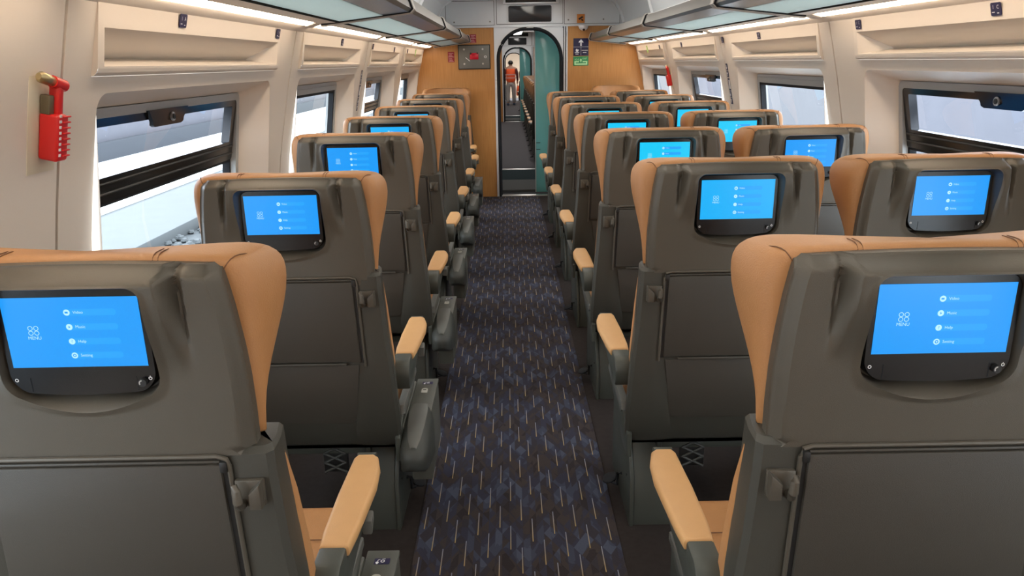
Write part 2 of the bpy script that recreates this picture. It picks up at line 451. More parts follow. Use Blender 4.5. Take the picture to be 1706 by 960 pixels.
def armrest_parts(root, s, bracket_name='armrest_bracket', tab=False):
    """s = +1/-1: local x side"""
    def O(pts): return [(s * x, y) for x, y in pts]
    pad = MB()
    out = [(.262, .205), (.322, .205), (.328, .26), (.334, .36), (.338, .44), (.334, .51), (.322, .560), (.310, .572), (.270, .572), (.263, .555), (.258, .40), (.258, .26)]
    pad.prism(O(out), 'z', .634, .662, .010, 0, 3)
    a = pad.build('armrest', PAD, root)
    tip = MB(); tip.prism(O([(.268, .572), (.312, .572), (.314, .586), (.266, .586)]), 'z', .628, .658, .004)
    tip.build('armrest_end_cap', METAL, a)
    br = MB()
    prof = []
    for i in range(9):
        t = PI * .5 + PI * .5 * i / 8; prof.append((.115 + .045 + .045 * math.cos(t), .612 + .045 * math.sin(t)))
    prof = prof + [(.115, .585), (.128, .566), (.16, .560), (.30, .585), (.54, .618), (.54, .634), (.206, .634), (.206, .657)]
    br.prism(prof, 'x', s * .262, s * .318, .006)
    br.box((s * .235, .10, .575), (s * .27, .16, .64), .008)
    br.build('armrest_bracket', METAL, root)
    if tab:
        t = MB(); t.prism([(.345, .590), (.375, .612), (.375, .630), (.345, .622)], 'x', s * .318, s * .340, .003); t.build('recline_button', METALL, root)

def make_seat(left):
    """left: single seat of the left row (aisle on +x); else right row (aisle on -x)"""
    s = 1 if left else -1
    r = empty('train_seat')
    sh = upper_shell().build('headrest_shell', SHELL, r, 30)
    hd = headrest().build('headrest', [TAN, STITCH], r, 180); sbm = hd.modifiers.new('smooth', 'SUBSURF'); sbm.levels = 1; sbm.render_levels = 1
    back_cushion().build('back_cushion', TAN, r, 60)
    lower_shell().build('back_shell', SHELL2, r, 25)
    # screen
    bz = MB(); out = recess_outline(.0075, 1.0745, 1.118)
    b0 = [(x, .030, z) for x, z in out]; b1 = [(x, .001, z) for x, z in out]; k = .985
    b2 = [(x * k, -.0022, 1.17 + (z - 1.17) * k) for x, z in out]
    # lower front lip leans out a little
    bz.loft([b0, b1, b2], 0)
    fy = -.0035
    for sx in (-1, 1):      # small printed marks at the two lower corners
        bz.ring((sx * .103, -.0028, 1.1095), (1, 0, 0), (0, 0, 1), .0018, .0029, 14, 1, .62 * PI if sx > 0 else 0, 2.38 * PI if sx > 0 else 2 * PI)
    bz.box((.1026, -.0029, 1.1100), (.1034, -.0025, 1.1135), 0, 1)
    for sx in (-1, 1):
        bz.box((sx * .082 - .0004, -.0028, 1.090), (sx * .082 + .0004, -.0018, 1.113), 0, 2)
    bo = bz.build('screen_bezel', [BLACK, WHITE, RUBBER], r, 35); bo.location.y = .007
    jk = MB(); jk.tube([(.092, 0, 1.104), (.092, -.009, 1.104)], .0065, 14); jk.ring((.092, -.0092, 1.104), (1, 0, 0), (0, 0, 1), .003, .005, 12, 1, .5 * PI, 1.2 * PI)
    jk.build('headphone_jack', [BLACKM, SILVER], bo)
    d = MB(); yd = -.0030
    d.poly([(-.1035, yd, 1.1305), (.1035, yd, 1.1305), (.1035, yd, 1.2425), (-.1035, yd, 1.2425)], 0)
    ex, ez = (1, 0, 0), (0, 0, 1)
    for i, (w, zz) in enumerate((('Video', 1.2185), ('Music', 1.1955), ('Help', 1.1722), ('Setting', 1.1495))):
        x0 = -.0068
        d.poly([(x, yd - .0002, z) for x, z in rrect(x0 - .005, .068, zz - .0052, zz + .0052, .0045, 4)], 1)
        d.disc((x0 + .001, yd - .0004, zz), ex, ez, .0049, 18, 2)
        if i == 0: d.poly([(x, yd - .0006, z) for x, z in rrect(x0 - .0016, x0 + .003, zz - .0014, zz + .0014, .0004, 2)], 0)
        if i == 1: d.poly([(x0, yd - .0006, zz - .002), (x0 + .0026, yd - .0006, zz), (x0, yd - .0006, zz + .002)], 0)
        if i == 2: d.text('?', .0075, (x0 + .001, yd - .0006, zz), ex, ez, 0)
        if i == 3: d.ring((x0 + .001, yd - .0006, zz), ex, ez, .0014, .0028, 10, 0)
        d.text(w, .0066, (x0 + .010, yd - .0004, zz), ex, ez, 2, 'LEFT')
    for sx in (-1, 1):      # four-loop menu emblem
        for sz in (-1, 1):
            d.ring((-.0610 + sx * .0044, yd - .0004, 1.1905 + sz * .0038), ex, ez, .0029, .0038, 14, 2)
    d.text('MENU', .0074, (-.0610, yd - .0004, 1.1785), ex, ez, 2)
    d.build('display', [SCREEN, PILL, ICON], bo, norm=False)
    # tray table, pocket
    t = MB(); t.prism([(-.186, .966), (.186, .966), (.193, .716), (-.193, .716)], 'y', -.0085, .02, .004); t.box((-.15, -.0090, .704), (.15, -.002, .7135), .003)
    t.box((-.186, -.006, .9665), (.186, .01, .973), .003)
    tr = t.build('tray_table', TRAY, r)
    g = MB()
    g.prism([(s * .190, .712), (s * .2035, .712), (s * .1955, .966), (s * .184, .968)], 'y', -.0022, .006)
    g.box((s * .184, -.010, .952), (s * .196, .0, .972), .003)
    g.build('tray_hinge_slot', BLACKM, tr)
    ed = MB(); ed.tube([(s * .2055, .0005, .700), (s * .2045, -.0015, .73), (s * .1985, -.002, .93), (s * .1975, -.002, .962), (s * .194, -.002, .974), (s * .180, -.002, .9785), (-s * .19, -.002, .9785)], .0042, 8); ed.build('tray_edge_trim', SHELL, tr)
    pk = MB()
    pk.prism([(-.186, .7035), (.186, .7035), (.160, .51), (.146, .495), (-.146, .495), (-.160, .51)], 'y', .001, .03, .003)
    for v in range(len(pk.v)):
        x, y, z = pk.v[v]; pk.v[v] = (x, y + .030 * sstep(.70, .50, z), z)
    pk.build('pocket_panel', TRAY, r)
    # coat hook on the aisle side
    hk = MB()
    hk.box((s * .204, -.008, .890), (s * .250, .004, .938), .003)
    hk.prism([(s * .249, .940), (s * .229, .921), (s * .229, .893), (s * .249, .893)], 'y', -.024, -.004, .003)
    hk.tube([(s * .214, -.004, .897), (s * .214, -.019, .899), (s * .214, -.027, .910), (s * .213, -.027, .930), (s * .209, -.022, .938)], [.008, .0085, .008, .007, .005], 10)
    hk.build('coat_hook', SHELL, r)
    # seat cushion and frame
    c = MB(); c.box((-.245, .13, .385), (.245, .665, .468), .036, 0, 4)
    for v in range(len(c.v)):
        x, y, z = c.v[v]; c.v[v] = (x, y, z - .015 * (1 - sstep(.1, .5, y)))
    c.tube([(-.2, .50, .4695), (.2, .50, .4695)], .0015, 5, 1)
    c.build('seat_cushion', [TAN, STITCH], r, 60)
    fr = MB(); fr.box((-.24, .20, .352), (.24, .62, .392), .008)
    for q in (-1, 1):
        fr.prism([(.46, .498), (.46, .462), (.13, .36), (.03, .36), (.03, .44), (.13, .47), (.14, .498)], 'x', q * .272, q * .288, .004)
    fo_ = fr.build('seat_frame', METAL, r)
    for q in (-1, 1):
        rl = MB(); rl.prism([(.462, .502), (.462, .480), (.15, .462), (.13, .476), (.14, .502)], 'x', q * .268, q * .293, .004); rl.build('seat_rail', METALL, fo_)
    # pedestal on the aisle side
    pd = MB()
    pd.prism([(.19, 0), (.195, .18), (.30, .335), (.62, .335), (.62, 0)], 'x', s * .100, s * .232, .004)
    p = pd.build('pedestal', METAL, r)
    sp = MB(); sp.prism([(.183, 0), (.188, .18), (.300, .352), (.36, .372), (.62, .372), (.62, 0)], 'x', s * .232, s * .247, .003)
    for (yy, zz) in ((.33, .30), (.26, .16)): sp.tube([(s * .245, yy, zz), (s * .249, yy, zz)], .004, 8, 1)
    sp.build('side_plate', [METAL, BLACKM], p)
    pe = MB()
    pe.tube([(s * .247, .37, .10), (s * .262, .37, .10), (s * .264, .37, .055), (s * .29, .40, .05)], .006, 8)
    rot = Matrix.Rotation(s * .35, 4, 'Y')
    dd = MB(); n = 20
    rr = [[(s * .285 + q * math.cos(2 * PI * i / n), .415 + 1.25 * q * math.sin(2 * PI * i / n), z - .35 * s * q * math.cos(2 * PI * i / n)) for i in range(n)] for q, z in ((.020, .048), (.027, .052), (.027, .058), (.022, .062))]
    pe.loft(rr, 0)
    pe.build('foot_pedal', RUBBER, p)
    # foot bar and its lattice bracket under the back
    fb = MB(); fb.box((-.185, .115, .366), (.185, .150, .384), .004); fb.box((-.175, .120, .340), (.175, .140, .368), .003)
    for sx in (-1, 1): fb.box((sx * .17 - .008, .10, .350), (sx * .17 + .008, .135, .46), .003)
    fo = fb.build('foot_bar', METAL, r)
    la = MB(); cx = s * .055
    la.box((cx - .042, .124, .268), (cx + .042, .14, .374), .010)
    for i in range(3):
        z = .280 + .034 * i
        for q in (-1, 1):
            la.tube([(cx - q * .036, .117, z - .006), (cx + q * .036, .117, z + .030)], .0048, 6, 1)
    la.build('lattice_bracket', [BLACKM, LATT], fo)
    armrest_parts(r, s, tab=left)
    # console along the aisle side of the left seats
    if left:
        k = MB()
        k.box((.298, .18, .20), (.368, .495, .432), .006); k.box((.292, .18, .428), (.370, .495, .441), .003)
        k.box((.262, .10, .39), (.292, .47, .446), .008)
        co = k.build('side_console', CONS, r)
        nose = MB(); rings = []
        # rounded nose: faces the row behind, top falls away
        for y, hw, zt, zb in ((.250, .034, .449, .26), (.238, .042, .458, .265), (.20, .0465, .463, .28), (.14, .048, .459, .30), (.08, .048, .447, .318), (.03, .046, .430, .33), (.0, .041, .415, .338), (-.016, .029, .400, .348), (-.022, .012, .388, .36)):
            rings.append([(.332 + x * hw, y, zb + (zt - zb) * z) for x, z in ((-1, .1), (-.85, 0), (.85, 0), (1, .1), (1, .72), (.86, .88), (.5, .98), (0, 1), (-.5, .98), (-.86, .88), (-1, .72))])
        nose.loft(rings, 0); nose.build('console_nose', NOSE, co, 60)
        cap = MB(); cr = []
        for y, hw, zt in ((.236, .026, .4585), (.17, .030, .4610), (.10, .028, .4515), (.04, .021, .4330), (.004, .010, .4160)):
            cr.append([(.332 - hw, y, zt + .0005), (.332 - hw * .6, y, zt + .004), (.332 + hw * .6, y, zt + .004), (.332 + hw, y, zt + .0005)])
        cap.loft(cr, 0, cap=False, close=False); cap.build('nose_facet', METALL, co)
        so = MB(); so.prism(rrect(.318, .340, .365, .402, [.002, .002, .009, .009]), 'z', .4405, .4435, 0)
        so.box((.3235, .386, .4434), (.3345, .391, .4440), 0, 1)
        so.build('usb_socket', [LGREY, BLACKM], co)
        st = MB(); st.poly([(.315, .440, .4416), (.352, .440, .4416), (.352, .462, .4416), (.315, .462, .4416)], 0)
        zc = .4419
        st.ring((.335, .4515, zc), (1, 0, 0), (0, 1, 0), .003, .0052, 16, 1); st.disc((.3225, .4465, zc), (1, 0, 0), (0, 1, 0), .0038, 12, 1)
        st.poly([(.3205, .441, zc), (.3245, .441, zc), (.3245, .446, zc), (.3205, .446, zc)], 1)
        st.ring((.3285, .4525, zc), (1, 0, 0), (0, 1, 0), .0045, .0060, 10, 1, .5 * PI, 1.1 * PI)
        st.text('USB', .0045, (.337, .4592, zc), (1, 0, 0), (0, 1, 0), 1)
        st.build('socket_sticker', [NAVY, WHITE], co, norm=False)
    return r

seatL = make_seat(True)
seatR = make_seat(False)
ORD = ['first', 'second', 'third', 'fourth', 'fifth', 'sixth', 'seventh', 'eighth', 'ninth', 'tenth']
CX = .645
usedL = [False]; usedR = [False]
def place(src, x, y, rz, label, group):
    flag = usedL if src is seatL else usedR
    if not flag[0]: o = src; flag[0] = True
    else: o = copy_tree(src)
    o.location = (x, y, 0); o.rotation_euler = (0, 0, rz)
    tag(o, label, 'seat', group); return o
inner_arm = []
for n in range(7):
    y = Y1 + P * n
    end = ', nearest the viewer' if n == 0 else (', farthest of the row' if n == 6 else '')
    o = place(seatL, -CX - .005, y, 0, f'tan and grey single seat by the left windows, {ORD[n]} in its row' + ('' if n else ' from the viewer'), 'single seats along the left windows')
    if n == 1:
        for c in o.children:
            if c.name.split('.')[0] in ('headrest_shell', 'headrest', 'screen_bezel'): c.location.z -= .022
    place(seatR, CX - .002 + (.010 if n == 0 else 0), y, 0, f'tan and grey seat bordering the aisle on the right, {ORD[n]} in its row', 'seats along the right side of the aisle')
for n in range(7):
    y = Y1 + P * n
    if n == 0: continue
    o = place(seatR, 1.247, y, 0, f'tan and grey seat by the right windows, {ORD[n-1]} of its row in view', 'seats along the right windows')
place(seatR, -.705, 9.0, PI, 'tan seat facing the viewer against the wooden end wall, by the left windows', 'seats backed against the wooden end wall')
place(seatL, 1.225, 9.0, PI, 'tan seat facing the viewer against the wooden end wall, by the right windows', 'seats backed against the wooden end wall')

def tint(o, m):
    for b in o.children:
        for d in b.children:
            if d.name.startswith('display'): d.material_slots[0].link = 'OBJECT'; d.material_slots[0].material = m
for o in list(COL.objects):
    if o.get('group') == 'seats along the right side of the aisle': k = 1 if o.location.y < 2.8 else 2; k = 0 if o.location.y < 1.5 else k
    elif o.get('group') == 'seats along the right windows': k = 2 if o.location.y > 4 else 0
    elif o.get('group') == 'single seats along the left windows': k = 1 if o.location.y > 3.8 else 0
    else: continue
    if k: tint(o, (None, SCREEN_B, SCREEN_C)[k])

# ---------------------------------------------------------------- side walls
def w(z): return lerp(z, [0, .8, 1.0, 1.15, 1.25, 1.5, 1.72, 1.9], [1.385, 1.385, 1.378, 1.355, 1.335, 1.28, 1.222, 1.17])
def W(s, y, z, off=0.): return (X0 + s * (w(z) + off), y, z)
WA, WB, WZ0, WZ1 = .16, 1.59, .66, 1.512

def wall_panels(s, mods):
    mb = MB()
    rad = .05
    for (ya, yb, win, wa, wb) in mods:
        g = .0055
        zsl = [0, .4, .82]
        zs = [0, .4, WZ0, WZ0 + rad, .85, 1.0, 1.08, 1.15, 1.25, 1.36, WZ1 - rad, WZ1, 1.553, 1.574, 1.6, 1.667, 1.722]
        bxa, bxb = wa - .035, min(wb + .03, yb - .06)
        ys = sorted([ya + g, ya + .06, bxa, wa, wa + rad, wb - rad, wb, bxb, yb - g])
        iwa, iwb = ys.index(wa), ys.index(wb - rad)
        for i in range(len(ys) - 1):
            for j in range(len(zs) - 1):
                y0, y1, z0, z1 = ys[i], ys[i + 1], zs[j], zs[j + 1]
                if y1 - y0 < 1e-4: continue
                if z0 > 1.55 and y0 >= bxa - 1e-6 and y1 <= bxb + 1e-6: continue
                if win and y0 >= wa - 1e-6 and y1 <= wb + 1e-6 and z0 >= WZ0 - 1e-6 and z1 <= WZ1 + 1e-6:
                    cy = 1 if i == iwa else (-1 if i == iwb else 0); cz = 1 if abs(z0 - WZ0) < 1e-6 else (-1 if abs(z1 - WZ1) < 1e-6 else 0)
                    if cy and cz:      # rounded corner filler
                        oy, oz = (y1 if cy > 0 else y0), (z1 if cz > 0 else z0)
                        q = (y0 if cy > 0 else y1, z0 if cz > 0 else z1)
                        arc = [(oy - cy * rad * math.cos(.5 * PI * k / 6), oz - cz * rad * math.sin(.5 * PI * k / 6)) for k in range(7)]
                        for k in range(6): mb.poly([W(s, *q), W(s, *arc[k]), W(s, *arc[k + 1])])
                    continue
                mb.poly([W(s, y0, z0), W(s, y1, z0), W(s, y1, z1), W(s, y0, z1)])
        # joint between panels
        mb.add([W(s, yb - .012, z, .012) for z in zs] + [W(s, yb + .012, z, .012) for z in zs], [[k, k + 1, len(zs) + k + 1, len(zs) + k] for k in range(len(zs) - 1)], 1)
        for ye in (ya + g, yb - g):
            mb.add([W(s, ye, z) for z in zs] + [W(s, ye, z, .012) for z in zs], [[k, k + 1, len(zs) + k + 1, len(zs) + k] for k in range(len(zs) - 1)], 0)
        if not win: continue
        # raised upper box with a hipped hollow
        a, b = bxa, bxb; o1 = -.015; zt = 1.730
        ra, rb, rz0, rz1, zd, dd = a + .03, b - .03, 1.577, 1.667, 1.597, .10
        O1 = lambda z: -.002 - .013 * max(0, (1.73 - z) / .158)
        B = lambda y, z, off=None: W(s, y, z, O1(z) if off is None else off)
        for (y0, y1, z0, z1) in ((a, b, rz1, zt), (a, ra, 1.572, rz1), (rb, b, 1.572, rz1), (ra, rb, 1.572, rz0)):
            mb.poly([B(y0, z0), B(y1, z0), B(y1, z1), B(y0, z1)])
        # rounded lower lip
        lip = [(1.572, O1(1.572)), (1.562, o1 + .001), (1.556, o1 + .008), (1.553, 0.002)]
        for k in range(3):
            (z0, f0), (z1, f1) = lip[k], lip[k + 1]
            mb.poly([B(a, z0, f0), B(b, z0, f0), B(b, z1, f1), B(a, z1, f1)])
        for ye in (a, b):
            mb.poly([B(ye, 1.553, 0.002), B(ye, 1.556, o1 + .008), B(ye, 1.562, o1 + .002), B(ye, 1.572), B(ye, zt), B(ye, zt, .004)])
        da, db = ra + .13, rb - .13
        D0, D1 = B(da, zd, o1 + dd), B(db, zd, o1 + dd)
        mb.poly([B(ra, rz1), B(rb, rz1), D1, D0]); mb.poly([B(ra, rz0), B(rb, rz0), D1, D0])
        mb.poly([B(ra, rz1), B(ra, rz0), D0]); mb.poly([B(rb, rz1), B(rb, rz0), D1])
    return mb

mods = []
for k in range(len(YM)):
    ya = YM[k]; yb = YM[k + 1] if k + 1 < len(YM) else 9.25
    if k == len(YM) - 1: break
    mods.append((ya, min(yb, 9.12), True, ya + WA, min(ya + WB, 8.98)))
mods = mods[0:]
for s, nmw, lb in ((-1, 'wall_left', 'left side wall of warm white panels with window openings'), (1, 'wall_right', 'right side wall of warm white panels with window openings')):
    struct(wall_panels(s, mods).build(nmw, [WALL, GAP], None, 25), lb, 'wall')

# windows, set back in splayed reveals
RD = .10
def window(s, idx, ya, wa, wb, hopper, label):
    mb = MB()
    fa, fb, fz0, fz1 = wa + .105, wb - .10, .74, 1.468
    n = 6
    o1 = rrect(wa, wb, WZ0, WZ1, .05, n); o2 = rrect(fa, fb, fz0, fz1, .035, n)
    L1 = [W(s, y, z) for y, z in o1]; L2 = [W(s, y, z, RD) for y, z in o2]; L3 = [W(s, y, z, RD + .03) for y, z in o2]
    mid = [W(s, y * .15 + y2 * .85, z * .15 + z2 * .85, RD * .8) for (y, z), (y2, z2) in zip(o1, o2)]
    L1b = [W(s, y * .97 + y2 * .03, z * .97 + z2 * .03, .006) for (y, z), (y2, z2) in zip(o1, o2)]
    mb.loft([L1, L1b, mid, L2, L3], 0, cap=False)
    root = mb.build(f'window_{idx}', WALL, None, 30); struct(root, label, 'window')
    def frame(name, a, b, z0, z1, t, off0, off1, m, par, r=.02, tz0=None, tz1=None):
        f = MB(); oo = rrect(a, b, z0, z1, r, 4); ii = rrect(a + t, b - t, z0 + (tz0 or t), z1 - (tz1 or t), max(.004, r - t * .5), 4)
        f.loft([[W(s, y, z, off1) for y, z in oo], [W(s, y, z, off0) for y, z in oo], [W(s, y, z, off0) for y, z in ii], [W(s, y, z, off1) for y, z in ii]], 0, cap=False)
        return f.build(name, m, par, 30)
    frame('window_frame', fa + .001, fb - .001, fz0, fz1 - .001, .028, RD - .006, RD + .05, ALU, root, .034)
    def pane(name, a, b, z0, z1, off, m):
        p = MB(); zz = [z0 + (z1 - z0) * i / 4 for i in range(5)]
        p.add([W(s, a, z, off) for z in zz] + [W(s, b, z, off) for z in zz], [[k, k + 1, 6 + k, 5 + k] for k in range(4)])
        return p.build(name, m, root, norm=False)
    A, B = fa + .028, fb - .028
    if hopper:
        frame('hopper_frame', A, B, 1.195, 1.445, .045, RD - .004, RD + .03, BLACK, root, .012, .075, .030)
        rl = MB()
        for z in (1.222, 1.252): rl.tube([W(s, A + .01, z, RD - .006), W(s, B - .01, z, RD - .006)], .004, 6)
        rl.build('hopper_rail', BLACKM, root)
        pane('hopper_pane', A + .04, B - .04, 1.262, 1.425, RD + .015, HGLASS)
        pane('lower_pane', A - .005, B + .005, fz0 + .02, 1.20, RD + .02, GLASS)
        lf = frame('lower_gasket', A, B, fz0 + .026, 1.196, .012, RD, RD + .03, RUBBER, root, .01)
        c = (A + B) / 2 - .09; lt = MB()
        prof = [(c - .15, 1.444), (c + .15, 1.444), (c + .118, 1.408), (c + .116, 1.396), (c + .10, 1.390), (c - .10, 1.390), (c - .116, 1.396), (c - .118, 1.408)]
        f0 = [W(s, y, z, RD - .004) for y, z in prof]; f1 = [W(s, y, z, RD - .016) for y, z in prof]
        lt.loft([f0, f1], 0); la = lt.build('hopper_latch', BLACK, root)
        ca = Vector(W(s, c + .02, 1.416, RD - .016)); lk = MB(); lk.tube([ca, ca + Vector((-s * .006, 0, 0))], .015, 16); lk.tube([ca, ca + Vector((-s * .009, 0, 0))], .009, 14, 1)
        lk.build('latch_lock', [SILVER, BLACKM], la)
    else:
        frame('window_gasket', A, B, fz0 + .028, fz1 - .05, .018, RD - .002, RD + .03, RUBBER, root, .014)
        bl = MB(); pr = [(A - .006, fz1 - .052), (B + .006, fz1 - .052), (B + .006, fz1 - .022), (A - .006, fz1 - .022)]
        bl.loft([[W(s, y, z, RD + .02) for y, z in pr], [W(s, y, z, RD - .012) for y, z in pr]], 0); bl.build('blind_cassette', ALU, root)
        pane('window_pane', A, B, fz0 + .02, fz1 - .03, RD + .02, GLASS)
wi = 1
wl = {1: ('nearest', 'hopper'), }
NAMES = {0: 'beside the viewer', 1: 'nearest in view', 2: 'second in view', 3: 'third in view', 4: 'last before the end wall'}
for s, side in ((-1, 'left'), (1, 'right')):
    for k, (ya, yb, _, wa, wb) in enumerate(mods):
        kk = k - 1
        if kk < 0 : continue
        hop = kk % 2 == 1
        window(s, wi, ya, wa, wb, hop, f'{"hopper" if hop else "fixed"} window in the {side} wall, {NAMES[kk]}')
        wi += 1

# closing trim between wall top and luggage rack
for s, nme in ((-1, 'trim_1'), (1, 'trim_2')):
    t = MB(); pr = [(1.232, 1.716), (1.222, 1.722), (1.172, 1.742), (1.166, 1.75), (1.166, 1.83), (1.26, 1.83)]
    t.loft([[(X0 + s * x, y, z) for x, z in pr] for y in (-1.9, 9.1)], 0); struct(t.build(nme, WALL), f'narrow warm trim above the {"left" if s < 0 else "right"} wall panels', 'trim')

# ---------------------------------------------------------------- luggage racks and light strips
def rack(s, ya, yb):
    r = empty('luggage_rack', (X0 + s * .9, (ya + yb) / 2, 1.77)); ox, oy, oz = r.location
    L = lambda pts: [(s * (x) + X0 - ox, z - oz) for x, z in pts]
    y0, y1 = ya + .03 - oy, yb - .03 - oy
    sl = lambda x: 1.794 - (x - .70) * .11           # underside falls towards the wall
    b = MB()
    b.prism(L([(.716, 1.868), (.702, 1.862), (.684, 1.808), (.698, 1.794), (.815, sl(.815)), (.815, sl(.815) + .012), (.715, 1.81), (.730, 1.868)]), 'y', y0, y1, .0)
    b.build('front_rail', ALUP, r, 25)
    g = MB(); g.prism(L([(.812, sl(.812) - .001), (1.015, sl(1.015) - .001), (1.015, sl(1.015) + .008), (.812, sl(.812) + .008)]), 'y', y0, y1)
    g.build('glass_shelf', RACKG, r)
    k = MB(); k.prism(L([(1.015, sl(1.015) - .004), (1.098, sl(1.098)), (1.098, sl(1.098) + .03), (1.015, sl(1.015) + .03)]), 'y', y0, y1)
    k.prism(L([(1.010, sl(1.01) - .006), (1.02, sl(1.02) - .006), (1.02, sl(1.02)), (1.010, sl(1.01))]), 'y', y0, y1, 0, 1)
    k.build('rear_rail', [WALL, GAP], r)
    br = MB()
    out = [(.700, 1.876), (.690, 1.868), (.670, 1.806), (.688, 1.787), (1.10, sl(1.10) - .012), (1.10, 1.78), (.74, 1.81), (.735, 1.876)]
    br.prism(L(out), 'y', y1 - .012, y1 + .042, .005)
    br.build('rack_bracket', LGREYB, r)
    gs = MB(); q = L([(.706, 1.872), (.694, 1.864), (.675, 1.807), (.691, 1.791), (1.095, sl(1.095) - .008), (1.095, sl(1.095) + .004), (.70, 1.80), (.690, 1.81), (.706, 1.858), (.715, 1.865)])
    gs.prism(q, 'y', y1 - .022, y1 - .010, 0); gs.build('rack_gasket', RUBBER, r)
    return r
LGREYB = mat('rack_bracket_grey', (.52, .49, .45), .4, .1)
rk = [-1.95 + 0] 
segs = [(YM[k], YM[k + 1]) for k in range(1, len(YM) - 1)] + [(YM[-2] + 0, 9.06)]
segs = [(YM[1], YM[2]), (YM[2], YM[3]), (YM[3], YM[4]), (YM[4], YM[5]), (YM[5], 9.04)]
pos = ['overhead, out of the picture', 'nearest in view', 'second in view', 'third in view', 'last before the end wall']
for s, side in ((-1, 'left'), (1, 'right')):
    for k, (ya, yb) in enumerate(segs):
        tag(rack(s, ya, yb), f'{side} overhead luggage rack section of frosted teal glass, {pos[k]}', 'luggage rack', 'overhead luggage rack sections')
        m = MB(); e = MB()
        yc = (ya + yb) / 2
        sx = X0 + s * 1.14
        root = empty('downlight_strip', (sx, yc, 1.752)); bs = MB()
        bs.prism([(s * -.037, .012), (s * .024, -.006), (s * .024, .03), (s * -.037, .03)], 'y', ya + .01 - yc, yb - .01 - yc)
        for q in (ya + .003, yb - .057): bs.prism([(s * -.036, .004), (s * .024, -.015), (s * .024, .02), (s * -.036, .02)], 'y', q - yc, q + .054 - yc, .004)
        bs.build('strip_housing', WALL, root)
        e.prism([(s * -.022, .013), (s * -.020, .004), (s * .014, -.011), (s * .020, -.008), (s * .020, .006)], 'y', ya + .07 - yc, yb - .07 - yc, .004)
        e.build('diffuser', LED, root)
        tag(root, f'glowing white light strip under the {side} luggage rack, {pos[k]}', 'light', 'light strips under the racks')

# ---------------------------------------------------------------- ceiling and floor
def ceil_profile():
    pts = []
    for i in range(15):
        t = -1 + 2 * i / 14
    half = [(.0, 2.30), (.4, 2.30), (.7, 2.29), (.88, 2.26), (.98, 2.20), (1.045, 2.10), (1.085, 1.98), (1.12, 1.87), (1.20, 1.80)]
    return [(-x, z) for x, z in half[::-1]] + half[1:]
c = MB(); pr = ceil_profile()
for k in range(-1, 6):
    ya = YM[0] if k < 0 else YM[k]; 
for ya, yb in [(YM[0], YM[1]), (YM[1], YM[2]), (YM[2], YM[3]), (YM[3], YM[4]), (YM[4], YM[5]), (YM[5], 9.12)]:
    c.loft([[(X0 + x, y, z) for x, z in pr] for y in (ya + .003, yb - .003)], 0, cap=False, close=False)
    c.loft([[(X0 + x, y, z + .012) for x, z in pr] for y in (yb - .01, yb + .01)], 1, cap=False, close=False)
    # raised rib on the near side of the joint
    for q in (0,):
        c.loft([[(X0 + x * (1 - f), y, z - g) for x, z in pr] for y, f, g in ((yb - .10, 0, 0), (yb - .09, .018, .012), (yb - .02, .018, .012), (yb - .006, 0, 0))], 0, cap=False, close=False)
struct(c.build('ceiling', [CEIL, GAP], None, 25), 'curved white ceiling over the aisle', 'ceiling')
for k, (ya, yb) in enumerate([(YM[0], YM[1])] + segs):  # lamps added on the unseen ceiling to brighten the aisle
    yc = (ya + yb) / 2
    rt = empty('ceiling_light', (X0, yc, 2.27)); hl = (yb - ya) / 2 - .2
    m = MB(); m.box((-.12, -hl - .02, -.012), (.12, hl + .02, .012), .004); m.build('lamp_frame', ALU, rt)
    m = MB(); m.box((-.10, -hl, -.018), (.10, hl, -.0125), .002); m.build('diffuser', FILL, rt)
    tag(rt, f'long ceiling lamp over the aisle, {ORD[k]} from behind the viewer', 'light', 'ceiling lamps over the aisle')

for s, side in ((-1, 'left'), (1, 'right')):  # unseen lamps added over the racks to light the glass shelves from above
    rt = empty('ceiling_cove_light', (X0 + s * .93, 2.8, 2.222)); m = MB(); m.box((-.05, -4.4, -.010), (.05, 4.4, .016), .003); m.build('lamp_frame', ALU, rt)
    m = MB(); m.box((-.04, -4.38, -.016), (.04, 4.38, -.0105), .002); m.build('diffuser', COVE_ADDED, rt); tag(rt, f'slim ceiling lamp above the {side} luggage rack', 'light', None)
f = MB(); f.box((X0 - 1.39, -2.0, -.06), (X0 + 1.39, 9.12, 0)); struct(f.build('floor', FLOOR), 'dark brown carpeted floor under the seats', 'floor')
cp = MB(); cp.box((-.343, -1.9, .0), (.352, 9.06, .006), .002)
tag(cp.build('aisle_carpet', CARPET), 'navy and brown patterned carpet runner along the aisle', 'carpet')
bw = MB(); bw.box((X0 - 1.4, -2.05, 0), (X0 + 1.4, -1.98, 2.3)); struct(bw.build('wall_back', WOOD), 'wooden wall behind the viewer', 'wall')

# ---------------------------------------------------------------- bulkhead with arched doorway
AX0, AX1, AZ = -.118, .628, 1.938
def arch(x0, x1, zt, r, n=14, z0=0.):
    out = [(x0, z0)]
    for i in range(n + 1):
        t = PI - .5 * PI * i / n; out.append((x0 + r + r * math.cos(t), zt - r * 1.0 + r * math.sin(t)))
    for i in range(n + 1):
        t = .5 * PI - .5 * PI * i / n; out.append((x1 - r + r * math.cos(t), zt - r + r * math.sin(t)))
    return out + [(x1, z0)]

